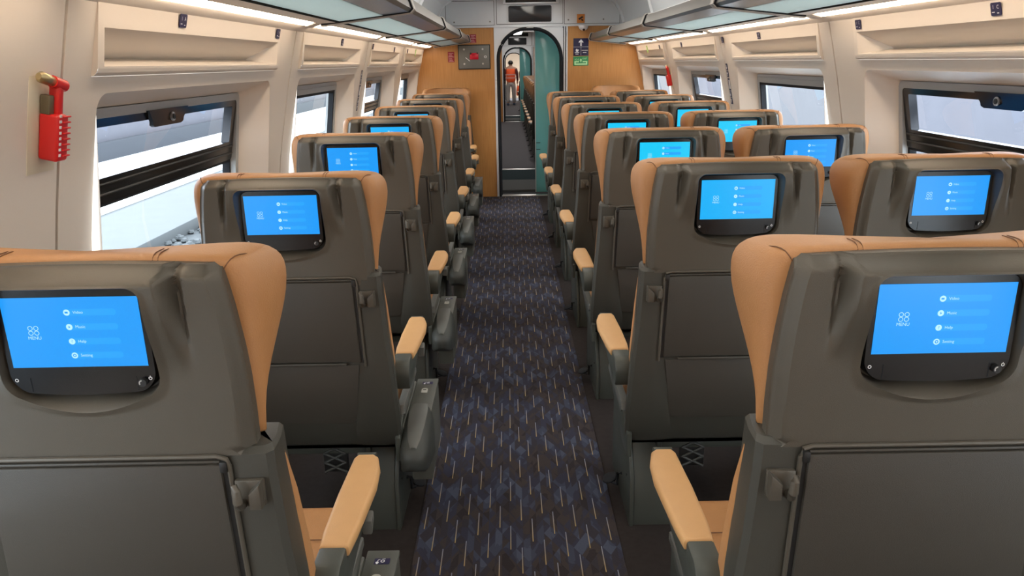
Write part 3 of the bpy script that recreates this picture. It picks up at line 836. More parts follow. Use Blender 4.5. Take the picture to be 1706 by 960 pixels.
def bulkhead(Y, names, first):
    S = lambda i: names[i]
    hw = [(0, 1.385), (.8, 1.385), (1.0, 1.378), (1.15, 1.355), (1.25, 1.335), (1.5, 1.28), (1.72, 1.222), (1.955, 1.15)]
    zt = 1.955
    for s, xin in ((-1, -.155), (1, .694)):
        m = MB(); o = [(xin, 0)] + [(X0 + s * x, z) for z, x in hw] + [(xin, zt)]
        m.prism(o, 'y', Y, Y + .05, 0); struct(m.build(S(0) if s < 0 else S(1), WOOD), f'honey wood end wall panel {"left" if s < 0 else "right"} of the {"arched doorway" if first else "farther doorway"}', 'wall')
    # door surround with the arch cut out
    m = MB(); x0, x1 = -.153, .640
    ar = arch(AX0, AX1, AZ, .335); n = len(ar)
    outl = []
    for (x, z) in ar:
        dx, dz = x - X0, z - 1.0
        if z <= AZ - .335 + 1e-6: outl.append((x0 if x < X0 else x1, z))
        else:
            ux, uz = x - X0, z - (AZ - .335); k = 1e9
            if ux < 0: k = min(k, (x0 - X0) / ux)
            if ux > 0: k = min(k, (x1 - X0) / ux)
            if uz > 0: k = min(k, (zt - (AZ - .335)) / uz)
            outl.append((X0 + ux * k, AZ - .335 + uz * k))
    for y in (Y - .012,):
        m.add([(x, y, z) for x, z in ar] + [(x, y, z) for x, z in outl], [[i, i + 1, n + i + 1, n + i] for i in range(n - 1)])
    m.poly([(x0, Y - .012, zt), (X0, Y - .012, zt), (outl[n // 2 - 8][0], Y - .012, zt)])
    m.loft([[(x, y, z) for x, z in ar] for y in (Y - .012, Y + .16)], 0, cap=False, close=False)
    m.prism([(x0, 0), (x0 + .0, zt), (x0 - .002, zt), (x0 - .002, 0)], 'y', Y - .012, Y + .05)
    m.box((.648, Y - .012, 0), (.668, Y + .05, zt), .003)
    m.box((.668, Y - .022, 0), (.674, Y + .05, zt), 0, 1); m.box((.640, Y - .004, 0), (.648, Y + .05, zt), 0, 1)
    m.box((.674, Y - .016, 0), (.694, Y + .05, zt), .004)
    for xx in ((x0, AX0), (AX1, x1)): m.box((xx[0], Y - .013, 1.37), (xx[1], Y - .0115, 1.373), 0, 1)
    su = struct(m.build(S(2), [HEAD, RUBBER]), f'white surround of the {"arched doorway" if first else "farther arched doorway"}', 'door frame')
    gk = MB(); path = [(x, Y - .014, z) for x, z in arch(AX0 + .004, AX1 - .004, AZ - .004, .331)]
    gk.tube(path, .016, 8)
    gk2 = [(x, Y + .02, z) for x, z in arch(AX0 + .022, AX1 - .022, AZ - .022, .313)]
    gk.tube(gk2, .007, 6)
    gk.build('door_gasket', RUBBER, su)
    mg = MB(); mg.box((.22, Y - .028, AZ + .000), (.30, Y - .012, AZ + .016), .003); mg.build('door_magnet', ALU, su)
    # header
    m = MB(); zc = 2.30
    m.box((X0 - 1.3, Y - .02, zt), (X0 + 1.3, Y + .05, zc + .02), .003)
    m.box((X0 - 1.12, Y - .024, zt - .004), (X0 + 1.12, Y - .018, zt + .012), .002)
    for (a, b, z0, z1) in ((-.700, -.145, 1.975, 2.24), (-.120, .640, 1.982, 2.30), (.652, 1.29, 1.975, 2.30)):      # hatch joints
        for q in ((a, z0, a + .004, z1), (b - .004, z0, b, z1), (a, z0, b, z0 + .004), (a, z1 - .004, b, z1)):
            m.box((q[0], Y - .0215, q[1]), (q[2], Y - .0195, q[3]), 0, 1)
    hd = struct(m.build(S(3), [HEAD, GAP]), f'pale grey header panel over the {"arched doorway" if first else "farther arched doorway"}', 'wall')
    if first:
        for (x, z) in ((-.605, 2.015), (-.195, 2.015), (.700, 2.02), (1.10, 2.02)):
            k = MB(); k.tube([(x, Y - .020, z), (x, Y - .026, z)], .012, 14); k.tube([(x, Y - .026, z), (x, Y - .029, z)], .006, 10, 1); k.build('hatch_lock', [SILVER, BLACKM], hd)
bulkhead(9.1, ['wall_end_left', 'wall_end_right', 'door_1', 'wall_header'], True)

def header_displays(Y, lab):
    r = empty('led_display', (.27, Y - .06, 2.23))
    m = MB(); m.box((-.315, -.02, -.035), (.315, .04, .075), .006); m.build('display_case', HEAD, r)
    m = MB(); m.box((-.285, -.024, -.018), (.285, -.018, .070), .004); m.build('display_window', BLACK, r)
    tag(r, f'black-windowed information display over the {lab}', 'display')
    r = empty('video_screen', (.262, Y - .03, 2.092))
    m = MB(); m.prism(rrect(-.245, .245, -.088, .088, .018), 'y', -.006, .010, .003); m.build('screen_glass', BLACKSC, r)
    m = MB(); m.box((-.262, .002, -.10), (.262, .012, .10), .004); m.build('screen_mount', HEAD, r)
    tag(r, f'dark switched-off screen set in the header over the {lab}', 'screen')
BLACKSC = mat('dark_screen_glass', (.022, .024, .027), .15)
header_displays(9.1, 'arched doorway')

# emergency brake cabinet, notices and signs on the end wall
Y = 9.1
r = empty('emergency_brake_switch', (-.388, Y, 1.633))
m = MB(); m.box((-.186, -.014, -.137), (.186, .0, .137), .002, 1); m.box((-.176, -.020, -.127), (.176, -.010, .127), .003); m.build('cabinet_front', [BOXG, BLACKM], r)
m = MB(); m.box((-.05, -.030, -.028), (.05, -.018, .045), .006); m.box((-.046, -.034, .03), (-.030, -.028, .05), .002, 1); m.box((.030, -.034, .03), (.046, -.028, .05), .002, 1); m.build('red_handle', [REDW, BLACKM], r)
for (x, z) in ((-.115, .085), (.10, .085), (-.115, -.075), (.10, -.075)):
    m = MB(); m.tube([(x, -.018, z), (x, -.027, z)], .011, 12); m.build('cabinet_screw', SILVER, r)
m = MB(); m.tube([(.130, -.018, .0), (.130, -.030, .0)], .016, 14); m.box((.127, -.034, -.010), (.133, -.030, .010), .001, 1); m.build('cabinet_lock', [SILVER, BLACKM], r)
m = MB(); m.tube([(-.10, -.024, -.005), (-.05, -.026, -.045)], .004, 8); m.build('reset_lever', WHITE, r)
tag(r, 'grey emergency brake cabinet with red handle on the wooden end wall', 'cabinet')
def notice(name, x, z, wd, ht, m1, m2, lines, label, two=False):
    m = MB(); m.box((x - wd / 2, Y - .003, z - ht / 2), (x + wd / 2, Y, z + ht / 2), .001)
    for (a, b, c, d) in lines: m.box((x + a * wd, Y - .0045, z + c * ht), (x + b * wd, Y - .0028, z + d * ht), 0, 1)
    tag(m.build(name, [m1, m2]), label, 'notice')
ln = []
for i in range(7):
    if i == 3: ln.append((-.46, .46, -.01, .02)); continue
    ln.append((-.36 + .05 * (i % 2), .36 - .12 * (i % 3), -.44 + .128 * i, -.40 + .128 * i))
notice('red_sign', -.655, 1.637, .075, .115, MAROON, PINK, ln, 'small red notice left of the brake cabinet')
notice('red_sign', -.395, 1.835, .072, .095, MAROON, PINK, ln, 'small red notice above the brake cabinet, beside the rack end')

m = MB(); xa, za = .848, 1.722      # direction sign
hw, hh = .088, .097
m.box((xa - hw, Y - .004, za - hh), (xa + hw, Y, za + hh), .001)
q = Y - .0052
def P2(pts, mi=1): m.poly([(xa + a, q, za + b) for a, b in pts], mi)
P2([(-.008, .012), (.008, .012), (.008, .055), (.026, .045), (.026, .058), (0, .086), (-.026, .058), (-.026, .045), (-.008, .055)])
for (a, b, c, d) in ((-hw, hw, .001, .003), (-.0012, .0012, -.09, .001), (.008, .08, -.040, -.034), (.022, .064, -.064, -.058), (-.070, -.020, -.064, -.058), (-.064, -.028, -.080, -.075)):
    P2([(a, c), (b, c), (b, d), (a, d)])
P2([(-.062, -.03), (-.056, -.052), (-.034, -.052), (-.022, -.026), (-.034, -.030), (-.048, -.018)])
tag(m.build('direction_sign', [NAVY, WHITE], norm=False), 'navy sign with white arrow and cup symbol on the wooden end wall', 'sign')
m = MB(); za = 1.567; hh = .052
m.box((xa - hw, Y - .004, za - hh), (xa + hw, Y, za + hh), .001)
m.text('EXIT', .026, (xa + .046, q, za + .026), (1, 0, 0), (0, 0, 1), 1); m.text('مخرج', .026, (xa - .044, q, za + .024), (1, 0, 0), (0, 0, 1), 1)
P2([(-.006, -.012), (.006, -.012), (.006, .008), (.016, .006), (0, .030), (-.016, .006), (-.006, .008)])
P2([(-.075, -.042), (.075, -.042), (.075, .0), (.020, .0), (.020, -.014), (.060, -.014), (.060, -.026), (-.060, -.026), (-.060, -.014), (-.020, -.014), (-.020, .0), (-.075, .0)])
tag(m.build('exit_sign', [GREEN, GREENL], norm=False), 'green exit sign below the navy direction sign', 'sign')
r = empty('dome_camera', (.868, Y - .07, 1.955))
m = MB(); rings = []
for i in range(7):
    t = .5 * PI * i / 6; rings.append([(.055 * math.cos(t) * math.cos(2 * PI * j / 20), .055 * math.cos(t) * math.sin(2 * PI * j / 20), -.012 - .045 * math.sin(t)) for j in range(20)])
m.loft([[(.058 * math.cos(2 * PI * j / 20), .058 * math.sin(2 * PI * j / 20), z) for j in range(20)] for z in (.0, -.012)] + rings, 0); m.build('camera_body', WHITE, r)
m = MB(); m.tube([(.0, -.028, -.040), (.002, -.045, -.050)], .013, 12); m.build('camera_lens', BLACKM, r)
tag(r, 'white dome camera under the header right of the doorway', 'camera')
m = MB(); xa, za, q = .842, 2.032, Y - .0262
m.box((xa - .044, Y - .025, za - .048), (xa + .044, Y - .02, za + .048), .001)
m.poly([(xa + a, q, za + b) for a, b in ((-.03, .0), (.016, .026), (.03, .012), (-.018, -.016))], 1); m.poly([(xa + a, q, za + b) for a, b in ((.01, -.004), (.028, -.012), (.028, -.026), (.012, -.026), (.0, -.01))], 1)
tag(m.build('camera_notice', [ORANGE, BLACKM], norm=False), 'orange camera notice on the header above the dome camera', 'sign')

# ---------------------------------------------------------------- hammers, number signs, arrow stickers on the side walls
def frame_on_wall(s, y, z):
    p = Vector(W(s, y, z)); up = (Vector(W(s, y, z + .05)) - Vector(W(s, y, z - .05))).normalized()
    n = Vector((-s, 0, 0)); n = (n - up * n.dot(up)).normalized()
    ey = Vector((0, s * -1, 0))      # reads left to right seen from the aisle
    ey = up.cross(n)
    return p, ey, up, n
def wall_root(name, s, y, z, off=0.):
    p, ex, up, n = frame_on_wall(s, y, z); o = empty(name)
    M = Matrix((( ex.x, up.x, n.x, 0), (ex.y, up.y, n.y, 0), (ex.z, up.z, n.z, 0), (0, 0, 0, 1)))
    o.matrix_world = Matrix.Translation(p + n * off) @ M
    return o                          # local x along the wall, y up, z into the carriage
def hammer(s, y, z, label):
    r = wall_root('emergency_hammer', s, y, z); d = 1
    m = MB(); m.box((-.052, -.115, 0), (.052, .118, .002), .0008); m.build('backing_plate', PLATE, r)
    m = MB(); m.box((-.016, -.082, .002), (.028, .022, .045), .007, 0, 3)
    for i in range(8):
        zz = -.070 + .0125 * i
        m.box((.002, zz, .0445), (.0275, zz + .0035, .050), .001); m.box((-.010, zz + .001, .0448), (-.003, zz + .007, .0462), 0, 1)
    m.build('holder', [RED, WHITE], r)
    m = MB(); m.box((.004, .0, .010), (.026, .092, .034), .006)
    m.tube([(.036, .082, .026), (-.002, .092, .022)], .0135, 14); m.build('handle', RED, r)
    m = MB(); m.tube([(-.002, .092, .022), (-.012, .0945, .021), (-.014, .095, .021), (-.036, .101, .018), (-.044, .103, .017)], [.0105, .0105, .012, .0125, .007], 14); m.build('hammer_head', BRASS, r)
    m = MB(); m.box((-.016, .020, .004), (.003, .062, .026), .003); m.build('holder_clip', OLIVE, r)
    tag(r, label, 'hammer')
hammer(-1, 1.700, 1.462, 'red emergency hammer with brass head on the left wall panel, nearest the viewer')
hammer(1, 7.44, 1.41, 'small red emergency hammer on the right wall between the two farthest windows')
def number_sign(s, y, z, a, b, label, wd=.050, ht=.039, mt=None):
    r = wall_root('number_sign', s, y, z + .006, .0075)
    m = MB(); m.prism(rrect(-wd / 2, wd / 2, -ht / 2, ht / 2, .005, 3), 'z', 0, .002, 0, 0)
    m2 = m
    if mt is None:
        m.text(a, .016, (-.011, .006, .0026), (1, 0, 0), (0, 1, 0), 1); m.text(b, .016, (.011, .006, .0026), (1, 0, 0), (0, 1, 0), 1)
        m.box((-.018, -.010, .002), (-.006, -.0075, .0026), 0, 1); m.box((.007, -.013, .002), (.015, -.0105, .0026), 0, 1)
    else:
        m.box((-.016, -.02, .002), (.016, -.004, .0026), 0, 1); m.box((-.010, .004, .002), (.010, .020, .0026), 0, 1)
    m.build('sign_face', [mt or NAVY, WHITE if mt is None else GREENL], r, norm=False)
    tag(r, label, 'sign', 'seat number signs above the windows' if mt is None else None)
ORW = ['nearest', 'second', 'third', 'fourth', 'fifth']
for i, (y, z) in enumerate(((2.37, 1.700), (3.335, 1.697), (4.62, 1.694), (5.67, 1.690), (6.74, 1.686), (7.62, 1.684))):
    number_sign(-1, y, z, '1', 'A', f'small navy number sign on the left wall above the windows, {(ORW + ["farthest"])[i]} to the viewer')
for i, (y, z) in enumerate(((2.40, 1.694), (3.33, 1.692), (4.64, 1.690), (5.42, 1.687), (6.70, 1.683), (7.66, 1.682))):
    number_sign(1, y, z, '1', 'C', f'small navy number sign on the right wall above the windows, {(ORW + ["farthest"])[i]} to the viewer')
number_sign(-1, 8.28, 1.675, '', '', 'lime green sign on the left wall above the farthest window', .06, .075, LIME)
number_sign(1, 8.34, 1.672, '', '', 'lime green sign on the right wall above the farthest window', .06, .075, LIME)
def arrow_sticker(s, y, label):
    r = wall_root('arrow_sticker', s, y, 1.415, .001); m = MB()
    q = .0015
    for (z0, z1, k) in ((.075, .122, 0), (.028, .072, 1), (-.066, .022, 2), (-.112, -.07, 0), (-.16, -.115, 1)):
        m.box((-.022, z0, 0), (.022, z1, .001), 0, 0)
        h = z1 - z0
        if k == 2: m.box((-.006, z0 + .014, .001), (.022, z1 - .014, q), 0, 1)
        else:
            f = 1 if k else -1
            m.poly([(x, z0 + h * t, q) for x, t in ((-.012, .2), (-.002, .2), (-.002, .55), (.008, .55), (-.007, .9), (-.020, .55), (-.012, .55))] if k else [(x, z0 + h * (1 - t), q) for x, t in ((-.012, .2), (-.002, .2), (-.002, .55), (.008, .55), (-.007, .9), (-.020, .55), (-.012, .55))], 1)
    m.build('sticker_face', [NAVY, WHITE], r, norm=False); tag(r, label, 'sticker')
arrow_sticker(-1, 5.455, 'tall navy and white arrow sticker on the left wall joint')
arrow_sticker(1, 5.465, 'tall navy and white arrow sticker on the right wall joint')

# ---------------------------------------------------------------- gangways and the carriages beyond
def gangway(Y, k):
    far = 'first' if k == 0 else 'second'
    m = MB()
    m.box((-.45, Y + .02, -.06), (.95, Y + .30, .002)); m.build
    st = MB()
    st.box((AX0 - .03, Y - .02, -.04), (AX1 + .03, Y + .06, .012), .003, 0)       # bright sill
    st.box((-.6, Y + .06, -.06), (1.0, Y + .34, .0), 0, 1)
    st.box((-.6, Y + .34, -.06), (1.0, Y + 1.25, .014), 0, 2)
    st.box((-.6, Y + .32, -.06), (1.0, Y + .345, .026), .003, 2)
    st.box((-.6, Y + 1.25, -.06), (1.0, Y + 2.32, .004), 0, 3)
    st.box((-.6, Y + 2.32, -.06), (1.0, Y + 2.42, .010), .003, 0)
    struct(st.build(f'floor_gangway_{far}', [SILVER, RUBBER, TREAD, TEALD]), f'grey metal floor plates of the {far} gangway', 'floor')
    gw = MB()
    for s in (-1, 1):
        x = X0 + s * .60
        gw.box((min(x, x + s * .04), Y + .16, 0), (max(x, x + s * .04), Y + 2.40, 2.05), 0, 0)
        gw.box((min(X0 + s * .372, x), Y + .10, 0), (max(X0 + s * .372, x), Y + .16, 2.05), 0, 0)
    gw.prism([(Y + .1, 0), (Y + .95, .0), (Y + .50, .62), (Y + .1, .95)], 'x', -.116, -.128, 0, 1)
    gw.box((X0 - .64, Y + .1, 2.0), (X0 + .64, Y + 2.40, 2.06), 0, 2)
    struct(gw.build(f'wall_gangway_{far}', [HEAD, RUBBER, CEIL]), f'white side walls of the {far} gangway', 'wall')
    lp = empty('ceiling_light', (X0, Y + 1.25, 1.99)); m = MB(); m.box((-.16, -.7, -.008), (.16, .7, .010), .003); m.build('lamp_frame', ALU, lp)  # lamp added to brighten the gangway
    m = MB(); m.box((-.14, -.68, -.014), (.14, .68, -.0085), .002); m.build('diffuser', FILL_DIM, lp); tag(lp, f'ceiling lamp inside the {far} gangway', 'light', 'ceiling lamps beyond the doorway')
    # sliding glass door leaf, half open
    r = empty('glass_door', (.48, Y + .20, .015))
    p = MB(); p.box((-.155, -.005, .0), (.20, .005, 1.93), .002); p.build('door_pane', TEALG, r)
    e = MB(); e.box((-.165, -.010, 0), (-.153, .010, 1.93), .002); e.build('door_edge', ALU, r)
    h = MB(); h.prism(rrect(.075, .125, 1.00, 1.20, .022, 5), 'y', -.012, .012, .002); h.build('door_handle', mat('dark_teal_handle', (.02, .08, .085), .4), r)
    t = MB()
    for z in (.52, .60): t.box((-.15, -.008, z), (-.10, -.004, z + .008), 0)
    t.build('door_marking', RUBBER, r)
    tag(r, f'teal sliding glass door half open in the {far} doorway', 'door', 'sliding glass doors')
gangway(9.1, 0); gangway(21.0, 1)

def far_car(Ya, Yb, which):
    f = MB(); f.box((X0 - 1.39, Ya, -.06), (X0 + 1.39, Yb, .0)); struct(f.build(f'floor_{which}', FLOOR2), f'dark grey carpet of the {which} carriage', 'floor')
    c = MB(); c.loft([[(X0 + x, y, z) for x, z in ceil_profile()] for y in (Ya, Yb)], 0, cap=False, close=False); struct(c.build(f'ceiling_{which}', CEIL, None, 25), f'white ceiling of the {which} carriage', 'ceiling')
    for s, sd in ((-1, 'left'), (1, 'right')):
        m = MB(); zz = [0, .8, 1.15, 1.5, 1.72, 1.83]
        m.add([W(s, Ya, z) for z in zz] + [W(s, Yb, z) for z in zz], [[k, k + 1, len(zz) + k + 1, len(zz) + k] for k in range(len(zz) - 1)]); struct(m.build(f'wall_{sd}_{which}', WALL), f'{sd} wall of the {which} carriage', 'wall')
    near = MB()      # near end wall with a plain opening
    for (a, b, z0, z1) in ((X0 - 1.39, -.32, 0, 2.3), (.86, X0 + 1.39, 0, 2.3), (-.32, .86, 2.0, 2.3)): near.box((a, Ya - .04, z0), (b, Ya, z1))
    struct(near.build(f'wall_near_{which}', HEAD), f'near end wall of the {which} carriage', 'wall')
    for i in range(3):  # lamps added to brighten the carriage beyond
        y = Ya + (Yb - Ya) * (i + .5) / 3; rt = empty('ceiling_light', (X0, y, 2.27))
        m = MB(); m.box((-.12, -1.2, -.012), (.12, 1.2, .012), .004); m.build('lamp_frame', ALU, rt)
        m = MB(); m.box((-.10, -1.18, -.018), (.10, 1.18, -.0125), .002); m.build('diffuser', FILL_FAR, rt)
        tag(rt, f'ceiling lamp of the {which} carriage, {ORD[i]} from its near end', 'light', 'ceiling lamps beyond the doorway')
far_car(11.52, 21.05, 'second'); bulkhead(21.0, ['wall_far_left', 'wall_far_right', 'door_2', 'wall_far_header'], False); header_displays(21.0, 'farther doorway')
far_car(23.42, 33.0, 'third'); bulkhead(33.0, ['wall_last_left', 'wall_last_right', 'door_3', 'wall_last_header'], False)
m = MB(); m.box((-.8, 35.3, 0), (1.4, 35.35, 2.2)); struct(m.build('wall_terminal', mat('beige_panel', (.42, .32, .23), .5)), 'beige partition closing the far end of the train', 'wall')
m = MB(); m.box((-.8, 33.05, -.05), (1.4, 35.3, 0)); struct(m.build('floor_terminal', FLOOR2), 'dark floor at the far end of the train', 'floor')
m = MB(); m.box((-.8, 33.05, 2.1), (1.4, 35.3, 2.15)); struct(m.build('ceiling_terminal', CEIL), 'white ceiling at the far end of the train', 'ceiling')
rt = empty('ceiling_light', (X0, 34.2, 2.085)); m = MB(); m.box((-.12, -.5, -.012), (.12, .5, .012), .004); m.build('lamp_frame', ALU, rt)  # lamp added to light the far end
m = MB(); m.box((-.10, -.48, -.018), (.10, .48, -.0125), .002); m.build('diffuser', FILL_DIM, rt); tag(rt, 'short ceiling lamp before the beige partition at the far end', 'light', 'ceiling lamps beyond the doorway')
for i in range(9):
    o = place(seatR, .655, 12.20 + .90 * i, 0, f'tan seat in the carriage beyond the glass door, {ORD[i]} from its near end', 'seats of the carriage beyond the doorway')
    o.scale = (1, 1, .955)
place(seatR, .615, 24.6, 0, 'lone dark-backed tan seat beside the worker in the farthest carriage', 'seats of the farthest carriage')

seatL.location.x -= .003      # the nearest single seat sits a little off the line of its row
for c in seatL.children:
    if c.name.split('.')[0] in ('headrest_shell', 'headrest', 'screen_bezel'): c.location.x -= .010; c.location.z += .003
# ---------------------------------------------------------------- the worker
def skin_obj(name, verts, edges, radii, m, parent, root=0, sub=2):
    me = bpy.data.meshes.new(name); me.from_pydata(verts, edges, []); me.materials.append(m)
    o = bpy.data.objects.new(name, me); COL.objects.link(o); o.parent = parent
    md = o.modifiers.new('Skin', 'SKIN'); md.use_smooth_shade = True
    layer = me.skin_vertices[0] if len(me.skin_vertices) else None
    if layer is None:
        bpy.context.view_layer.objects.active = o; layer = me.skin_vertices[0]
    for i, rr in enumerate(radii):
        layer.data[i].radius = rr if isinstance(rr, tuple) else (rr, rr); layer.data[i].use_root = (i == root)
    sb = o.modifiers.new('Sub', 'SUBSURF'); sb.levels = sub; sb.render_levels = sub
    dg = bpy.context.evaluated_depsgraph_get(); me2 = bpy.data.meshes.new_from_object(o.evaluated_get(dg))
    o.modifiers.clear(); o.data = me2; bpy.data.meshes.remove(me)
    if not me2.materials: me2.materials.append(m)
    me2.shade_smooth()
    return o
wk = empty('person', (.10, 29.2, 0))
# back turned to the viewer, walking away; body as one figure from feet to crown
V = [(0, 0, .86), (0, .0, 1.02), (0, 0, 1.20), (0, .01, 1.34), (0, .01, 1.43), (0, .02, 1.50), (0, .015, 1.57),
     (-.10, 0, .82), (-.11, .03, .46), (-.115, -.02, .09), (-.115, .09, .045),
     (.10, 0, .82), (.11, .02, .46), (.115, .08, .09), (.115, .20, .045),
     (-.19, .0, 1.33), (-.25, .02, 1.07), (-.25, .08, .86), (-.245, .10, .78),
     (.19, .0, 1.33), (.245, .0, 1.07), (.25, .05, .86), (.245, .06, .78)]
E_ = [(0, 1), (1, 2), (2, 3), (3, 4), (4, 5), (5, 6), (0, 7), (7, 8), (8, 9), (9, 10), (0, 11), (11, 12), (12, 13), (13, 14), (3, 15), (15, 16), (16, 17), (17, 18), (3, 19), (19, 20), (20, 21), (21, 22)]
Rr = [(.15, .11), (.14, .10), (.16, .11), (.15, .10), (.055, .055), (.085, .095), (.07, .08), (.088, .088), (.062, .062), (.042, .045), (.042, .03), (.088, .088), (.062, .062), (.042, .045), (.042, .03),
      (.06, .06), (.045, .045), (.034, .034), (.028, .034), (.06, .06), (.045, .045), (.034, .034), (.028, .034)]
body = skin_obj('body', V, E_, Rr, SKIN, wk)
# five fingers on each hand
for s in (-1, 1):
    hb = Vector((.245 * s, .10 if s < 0 else .06, .775))
    hv, he, hr = [tuple(hb)], [], [.026]
    for j, ln_ in enumerate((.075, .085, .08, .065)):
        b0 = hb + Vector((0, -.027 + .018 * j, -.03)); i0 = len(hv)
        hv += [tuple(b0), tuple(b0 + Vector((-.004 * s, 0, -ln_ * .5))), tuple(b0 + Vector((-.018 * s, 0, -ln_)))]; he += [(0, i0), (i0, i0 + 1), (i0 + 1, i0 + 2)]; hr += [.010, .009, .008]
    i0 = len(hv); hv += [tuple(hb + Vector((-.006 * s, .035, -.01))), tuple(hb + Vector((-.016 * s, .05, -.05)))]; he += [(0, i0), (i0, i0 + 1)]; hr += [.011, .009]
    skin_obj('hand', hv, he, hr, SKIN, body, 0, 1)
skin_obj('trousers', [(0, 0, .92), (0, 0, .84), (-.10, 0, .78), (-.112, .03, .46), (-.116, -.02, .10), (.10, 0, .78), (.112, .02, .46), (.116, .08, .10)], [(0, 1), (1, 2), (2, 3), (3, 4), (1, 5), (5, 6), (6, 7)],
         [(.165, .125), (.155, .12), .105, .085, .075, .105, .085, .075], TROU, wk)
vs = skin_obj('safety_vest', [(0, 0, .80), (0, 0, 1.0), (0, 0, 1.2), (0, .0, 1.33), (0, .01, 1.40), (-.15, 0, 1.36), (.15, 0, 1.36)], [(0, 1), (1, 2), (2, 3), (3, 4), (3, 5), (3, 6)], [(.205, .15), (.19, .14), (.19, .14), (.175, .12), (.085, .08), .075, .075], VEST, wk)
for z in (.98, 1.10):
    bd = MB(); n = 24; bd.loft([[(.197 * math.cos(2 * PI * i / n), .150 * math.sin(2 * PI * i / n), zz) for i in range(n)] for zz in (z, z + .045)], 0, cap=False); bd.build('reflective_band', VREF, vs)
for s in (-1, 1):
    y1, y2 = (.02, .08) if s < 0 else (0, .05)
    skin_obj('sleeve', [(s * .17, 0, 1.33), (s * .20, .0, 1.30), (s * .248, y1, 1.07), (s * .252, y2 - .005, .88)], [(0, 1), (1, 2), (2, 3)], [.066, .068, .055, .044], MARO, wk)
hr = MB(); rings = []
for i in range(9):
    t = -.25 * PI + .75 * PI * i / 8
    rings.append([(.092 * math.cos(t) * math.cos(2 * PI * j / 18), .015 + .104 * math.cos(t) * math.sin(2 * PI * j / 18) - .006, 1.545 + .088 * math.sin(t)) for j in range(18)])
hr.loft(rings, 0); hr.build('hair', HAIR, wk, 60)
for s in (-1, 1):
    e = MB(); yy = 0
    e.tube([(s * .090, .02, 1.525), (s * .100, .012, 1.535)], [.018, .012], 8); e.build('ear', SKIN, body)
fc = MB(); fc.tube([(0, .10, 1.53), (0, .132, 1.505)], [.010, .014], 8); fc.build('nose', SKIN, body)
mo = MB(); mo.box((-.022, .098, 1.463), (.022, .108, 1.470), .002); mo.build('mouth', MARO, body)
for s in (-1, 1):
    e = MB(); e.tube([(s * .034, .098, 1.545), (s * .034, .108, 1.545)], .010, 10); e.build('eye', BLACKM, body)
for s, yo in ((-1, -.02), (1, .08)):
    m = MB(); m.box((s * .115 - .05, yo - .07, 0), (s * .115 + .05, yo + .20, .085), .03, 0, 3); m.build('shoe', SHOE, wk)
tag(wk, 'person in orange safety vest and grey trousers walking away down the train', 'person')
bg = MB(); rings = []
for z, a, b in ((.0, .05, .07), (.02, .07, .10), (.16, .075, .11), (.30, .055, .085), (.36, .02, .04)):
    rings.append([(a * math.cos(2 * PI * i / 16), b * math.sin(2 * PI * i / 16), z) for i in range(16)])
r = empty('carry_bag', (.10 + .275, 28.98, .36)); bg.loft(rings, 0); bg.build('bag_body', VEST, r)
h = MB(); h.tube([(0, -.03, .35), (-.012, -.02, .40), (-.012, .02, .40), (0, .03, .35)], .006, 6); h.build('bag_strap', VEST, r)
tag(r, 'orange bag held low by the worker in the far carriage', 'bag')

# ---------------------------------------------------------------- outside
g = MB(); g.box((-60, -20, -1.1), (60, 90, -1.0)); struct(g.build('ground', GRND), 'pale ballast ground beside the train', 'ground')
m = MB(); m.box((-6.95, -20, -1.02), (-5.2, 60, -.80), .02); struct(m.build('concrete_trough', CONC), 'grey concrete edge beyond the ballast', 'ground')
m = MB(); m.prism([(-7.0, -1.0), (-6.9, -.74), (-10.7, -.70), (-10.7, -1.0)], 'y', -20, 60); struct(m.build('platform_bank', CONCW), 'bright white sloping bank beside the track', 'ground')
m = MB(); m.box((-11.1, -20, -1), (-10.7, 70, 1.55)); struct(m.build('wall_outside_left', WALLO), 'pale wall across the tracks', 'wall')
m = MB(); m.box((-10.72, -20, -.8), (-10.45, 70, -.25), .03); struct(m.build('plinth_outside', mat('dark_grey_plinth', (.045, .05, .056), .9, 0, .4, 4)), 'grey plinth at the foot of the pale wall', 'wall')
m = MB(); m.box((7.6, -20, -1), (8.0, 70, 1.55)); struct(m.build('wall_outside_right', WALLO), 'pale grey wall beyond the right windows', 'wall')
m = MB(); m.box((1.95, -20, -.6), (7.6, 70, -.42)); struct(m.build('platform_outside', CONCW), 'bright white concrete platform below the right windows', 'ground')  # added out of view, throws daylight onto the right window reveals
st = MB()
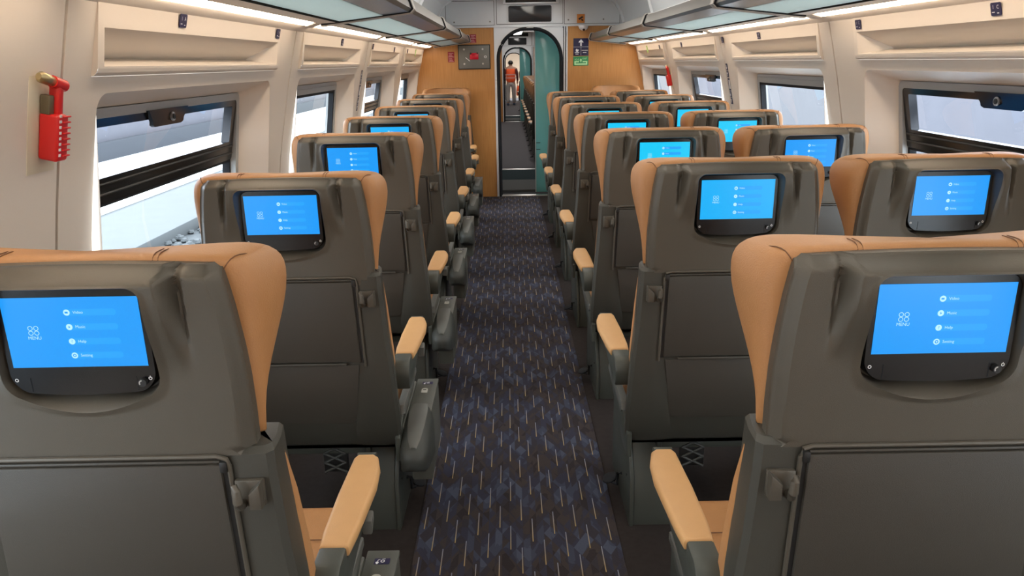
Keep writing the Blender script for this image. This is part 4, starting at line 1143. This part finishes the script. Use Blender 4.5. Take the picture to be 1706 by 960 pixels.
for i in range(1500):
    x = -2.7 - random.random() * 2.5; y = 3 + random.random() * 16; r_ = .035 + .05 * random.random(); z = -1.0 + r_ * .5 + .22 * sstep(-3.4, -5.4, x) * 0
    n = 6; a0 = random.random() * 6
    rings = []
    for (k, zz) in ((.55, -.5), (1., 0.), (.6, .6)):
        rings.append([(x + r_ * k * (.8 + .4 * random.random()) * math.cos(a0 + 2 * PI * j / n), y + r_ * k * (.8 + .4 * random.random()) * math.sin(a0 + 2 * PI * j / n), z + r_ * zz * (.8 + .4 * random.random())) for j in range(n)])
    st.loft(rings, 0)
tag(st.build('gravel', STONE, None, 10), 'grey track ballast stones outside the left windows', 'gravel', None, 'stuff')

# ---------------------------------------------------------------- light, camera, view
wd = bpy.data.worlds.new('sky'); sc.world = wd; wd.use_nodes = True
nt = wd.node_tree; bgn = nt.nodes['Background']
bgn.inputs['Color'].default_value = (.86, .94, 1.0, 1); bgn.inputs['Strength'].default_value = 7.0

f = 1250.; rho = .018; cr, sr = math.cos(rho), math.sin(rho)
dx0, dy0 = 846 - 853, 103.5 - 480
u0 = dx0 * cr - dy0 * sr; v0 = dy0 * cr + dx0 * sr
th = math.atan(-v0 / f); ps = -math.atan(u0 / f * math.cos(th))
F = Vector((math.sin(ps) * math.cos(th), math.cos(ps) * math.cos(th), -math.sin(th)))
R0 = Vector((math.cos(ps), -math.sin(ps), 0)); U0 = R0.cross(F)
R = R0 * cr - U0 * sr; U = R0 * sr + U0 * cr
cam = bpy.data.cameras.new('camera'); co = bpy.data.objects.new('camera', cam); COL.objects.link(co)
co.matrix_world = Matrix(((R.x, U.x, -F.x, 0), (R.y, U.y, -F.y, 0), (R.z, U.z, -F.z, H), (0, 0, 0, 1)))
cam.sensor_width = 36; cam.sensor_fit = 'HORIZONTAL'; cam.lens = f / 1706 * 36; cam.clip_start = .02; cam.clip_end = 300
sc.camera = co
vs_ = sc.view_settings; vs_.view_transform = 'Standard'; vs_.look = 'None'; vs_.exposure = 0.18; vs_.gamma = 1.0; vs_.use_curve_mapping = False
sc.cycles.use_denoising = True
sc.cycles.max_bounces = 8; sc.cycles.diffuse_bounces = 4; sc.cycles.glossy_bounces = 3; sc.cycles.transparent_max_bounces = 12
sc.cycles.sample_clamp_indirect = 4.0
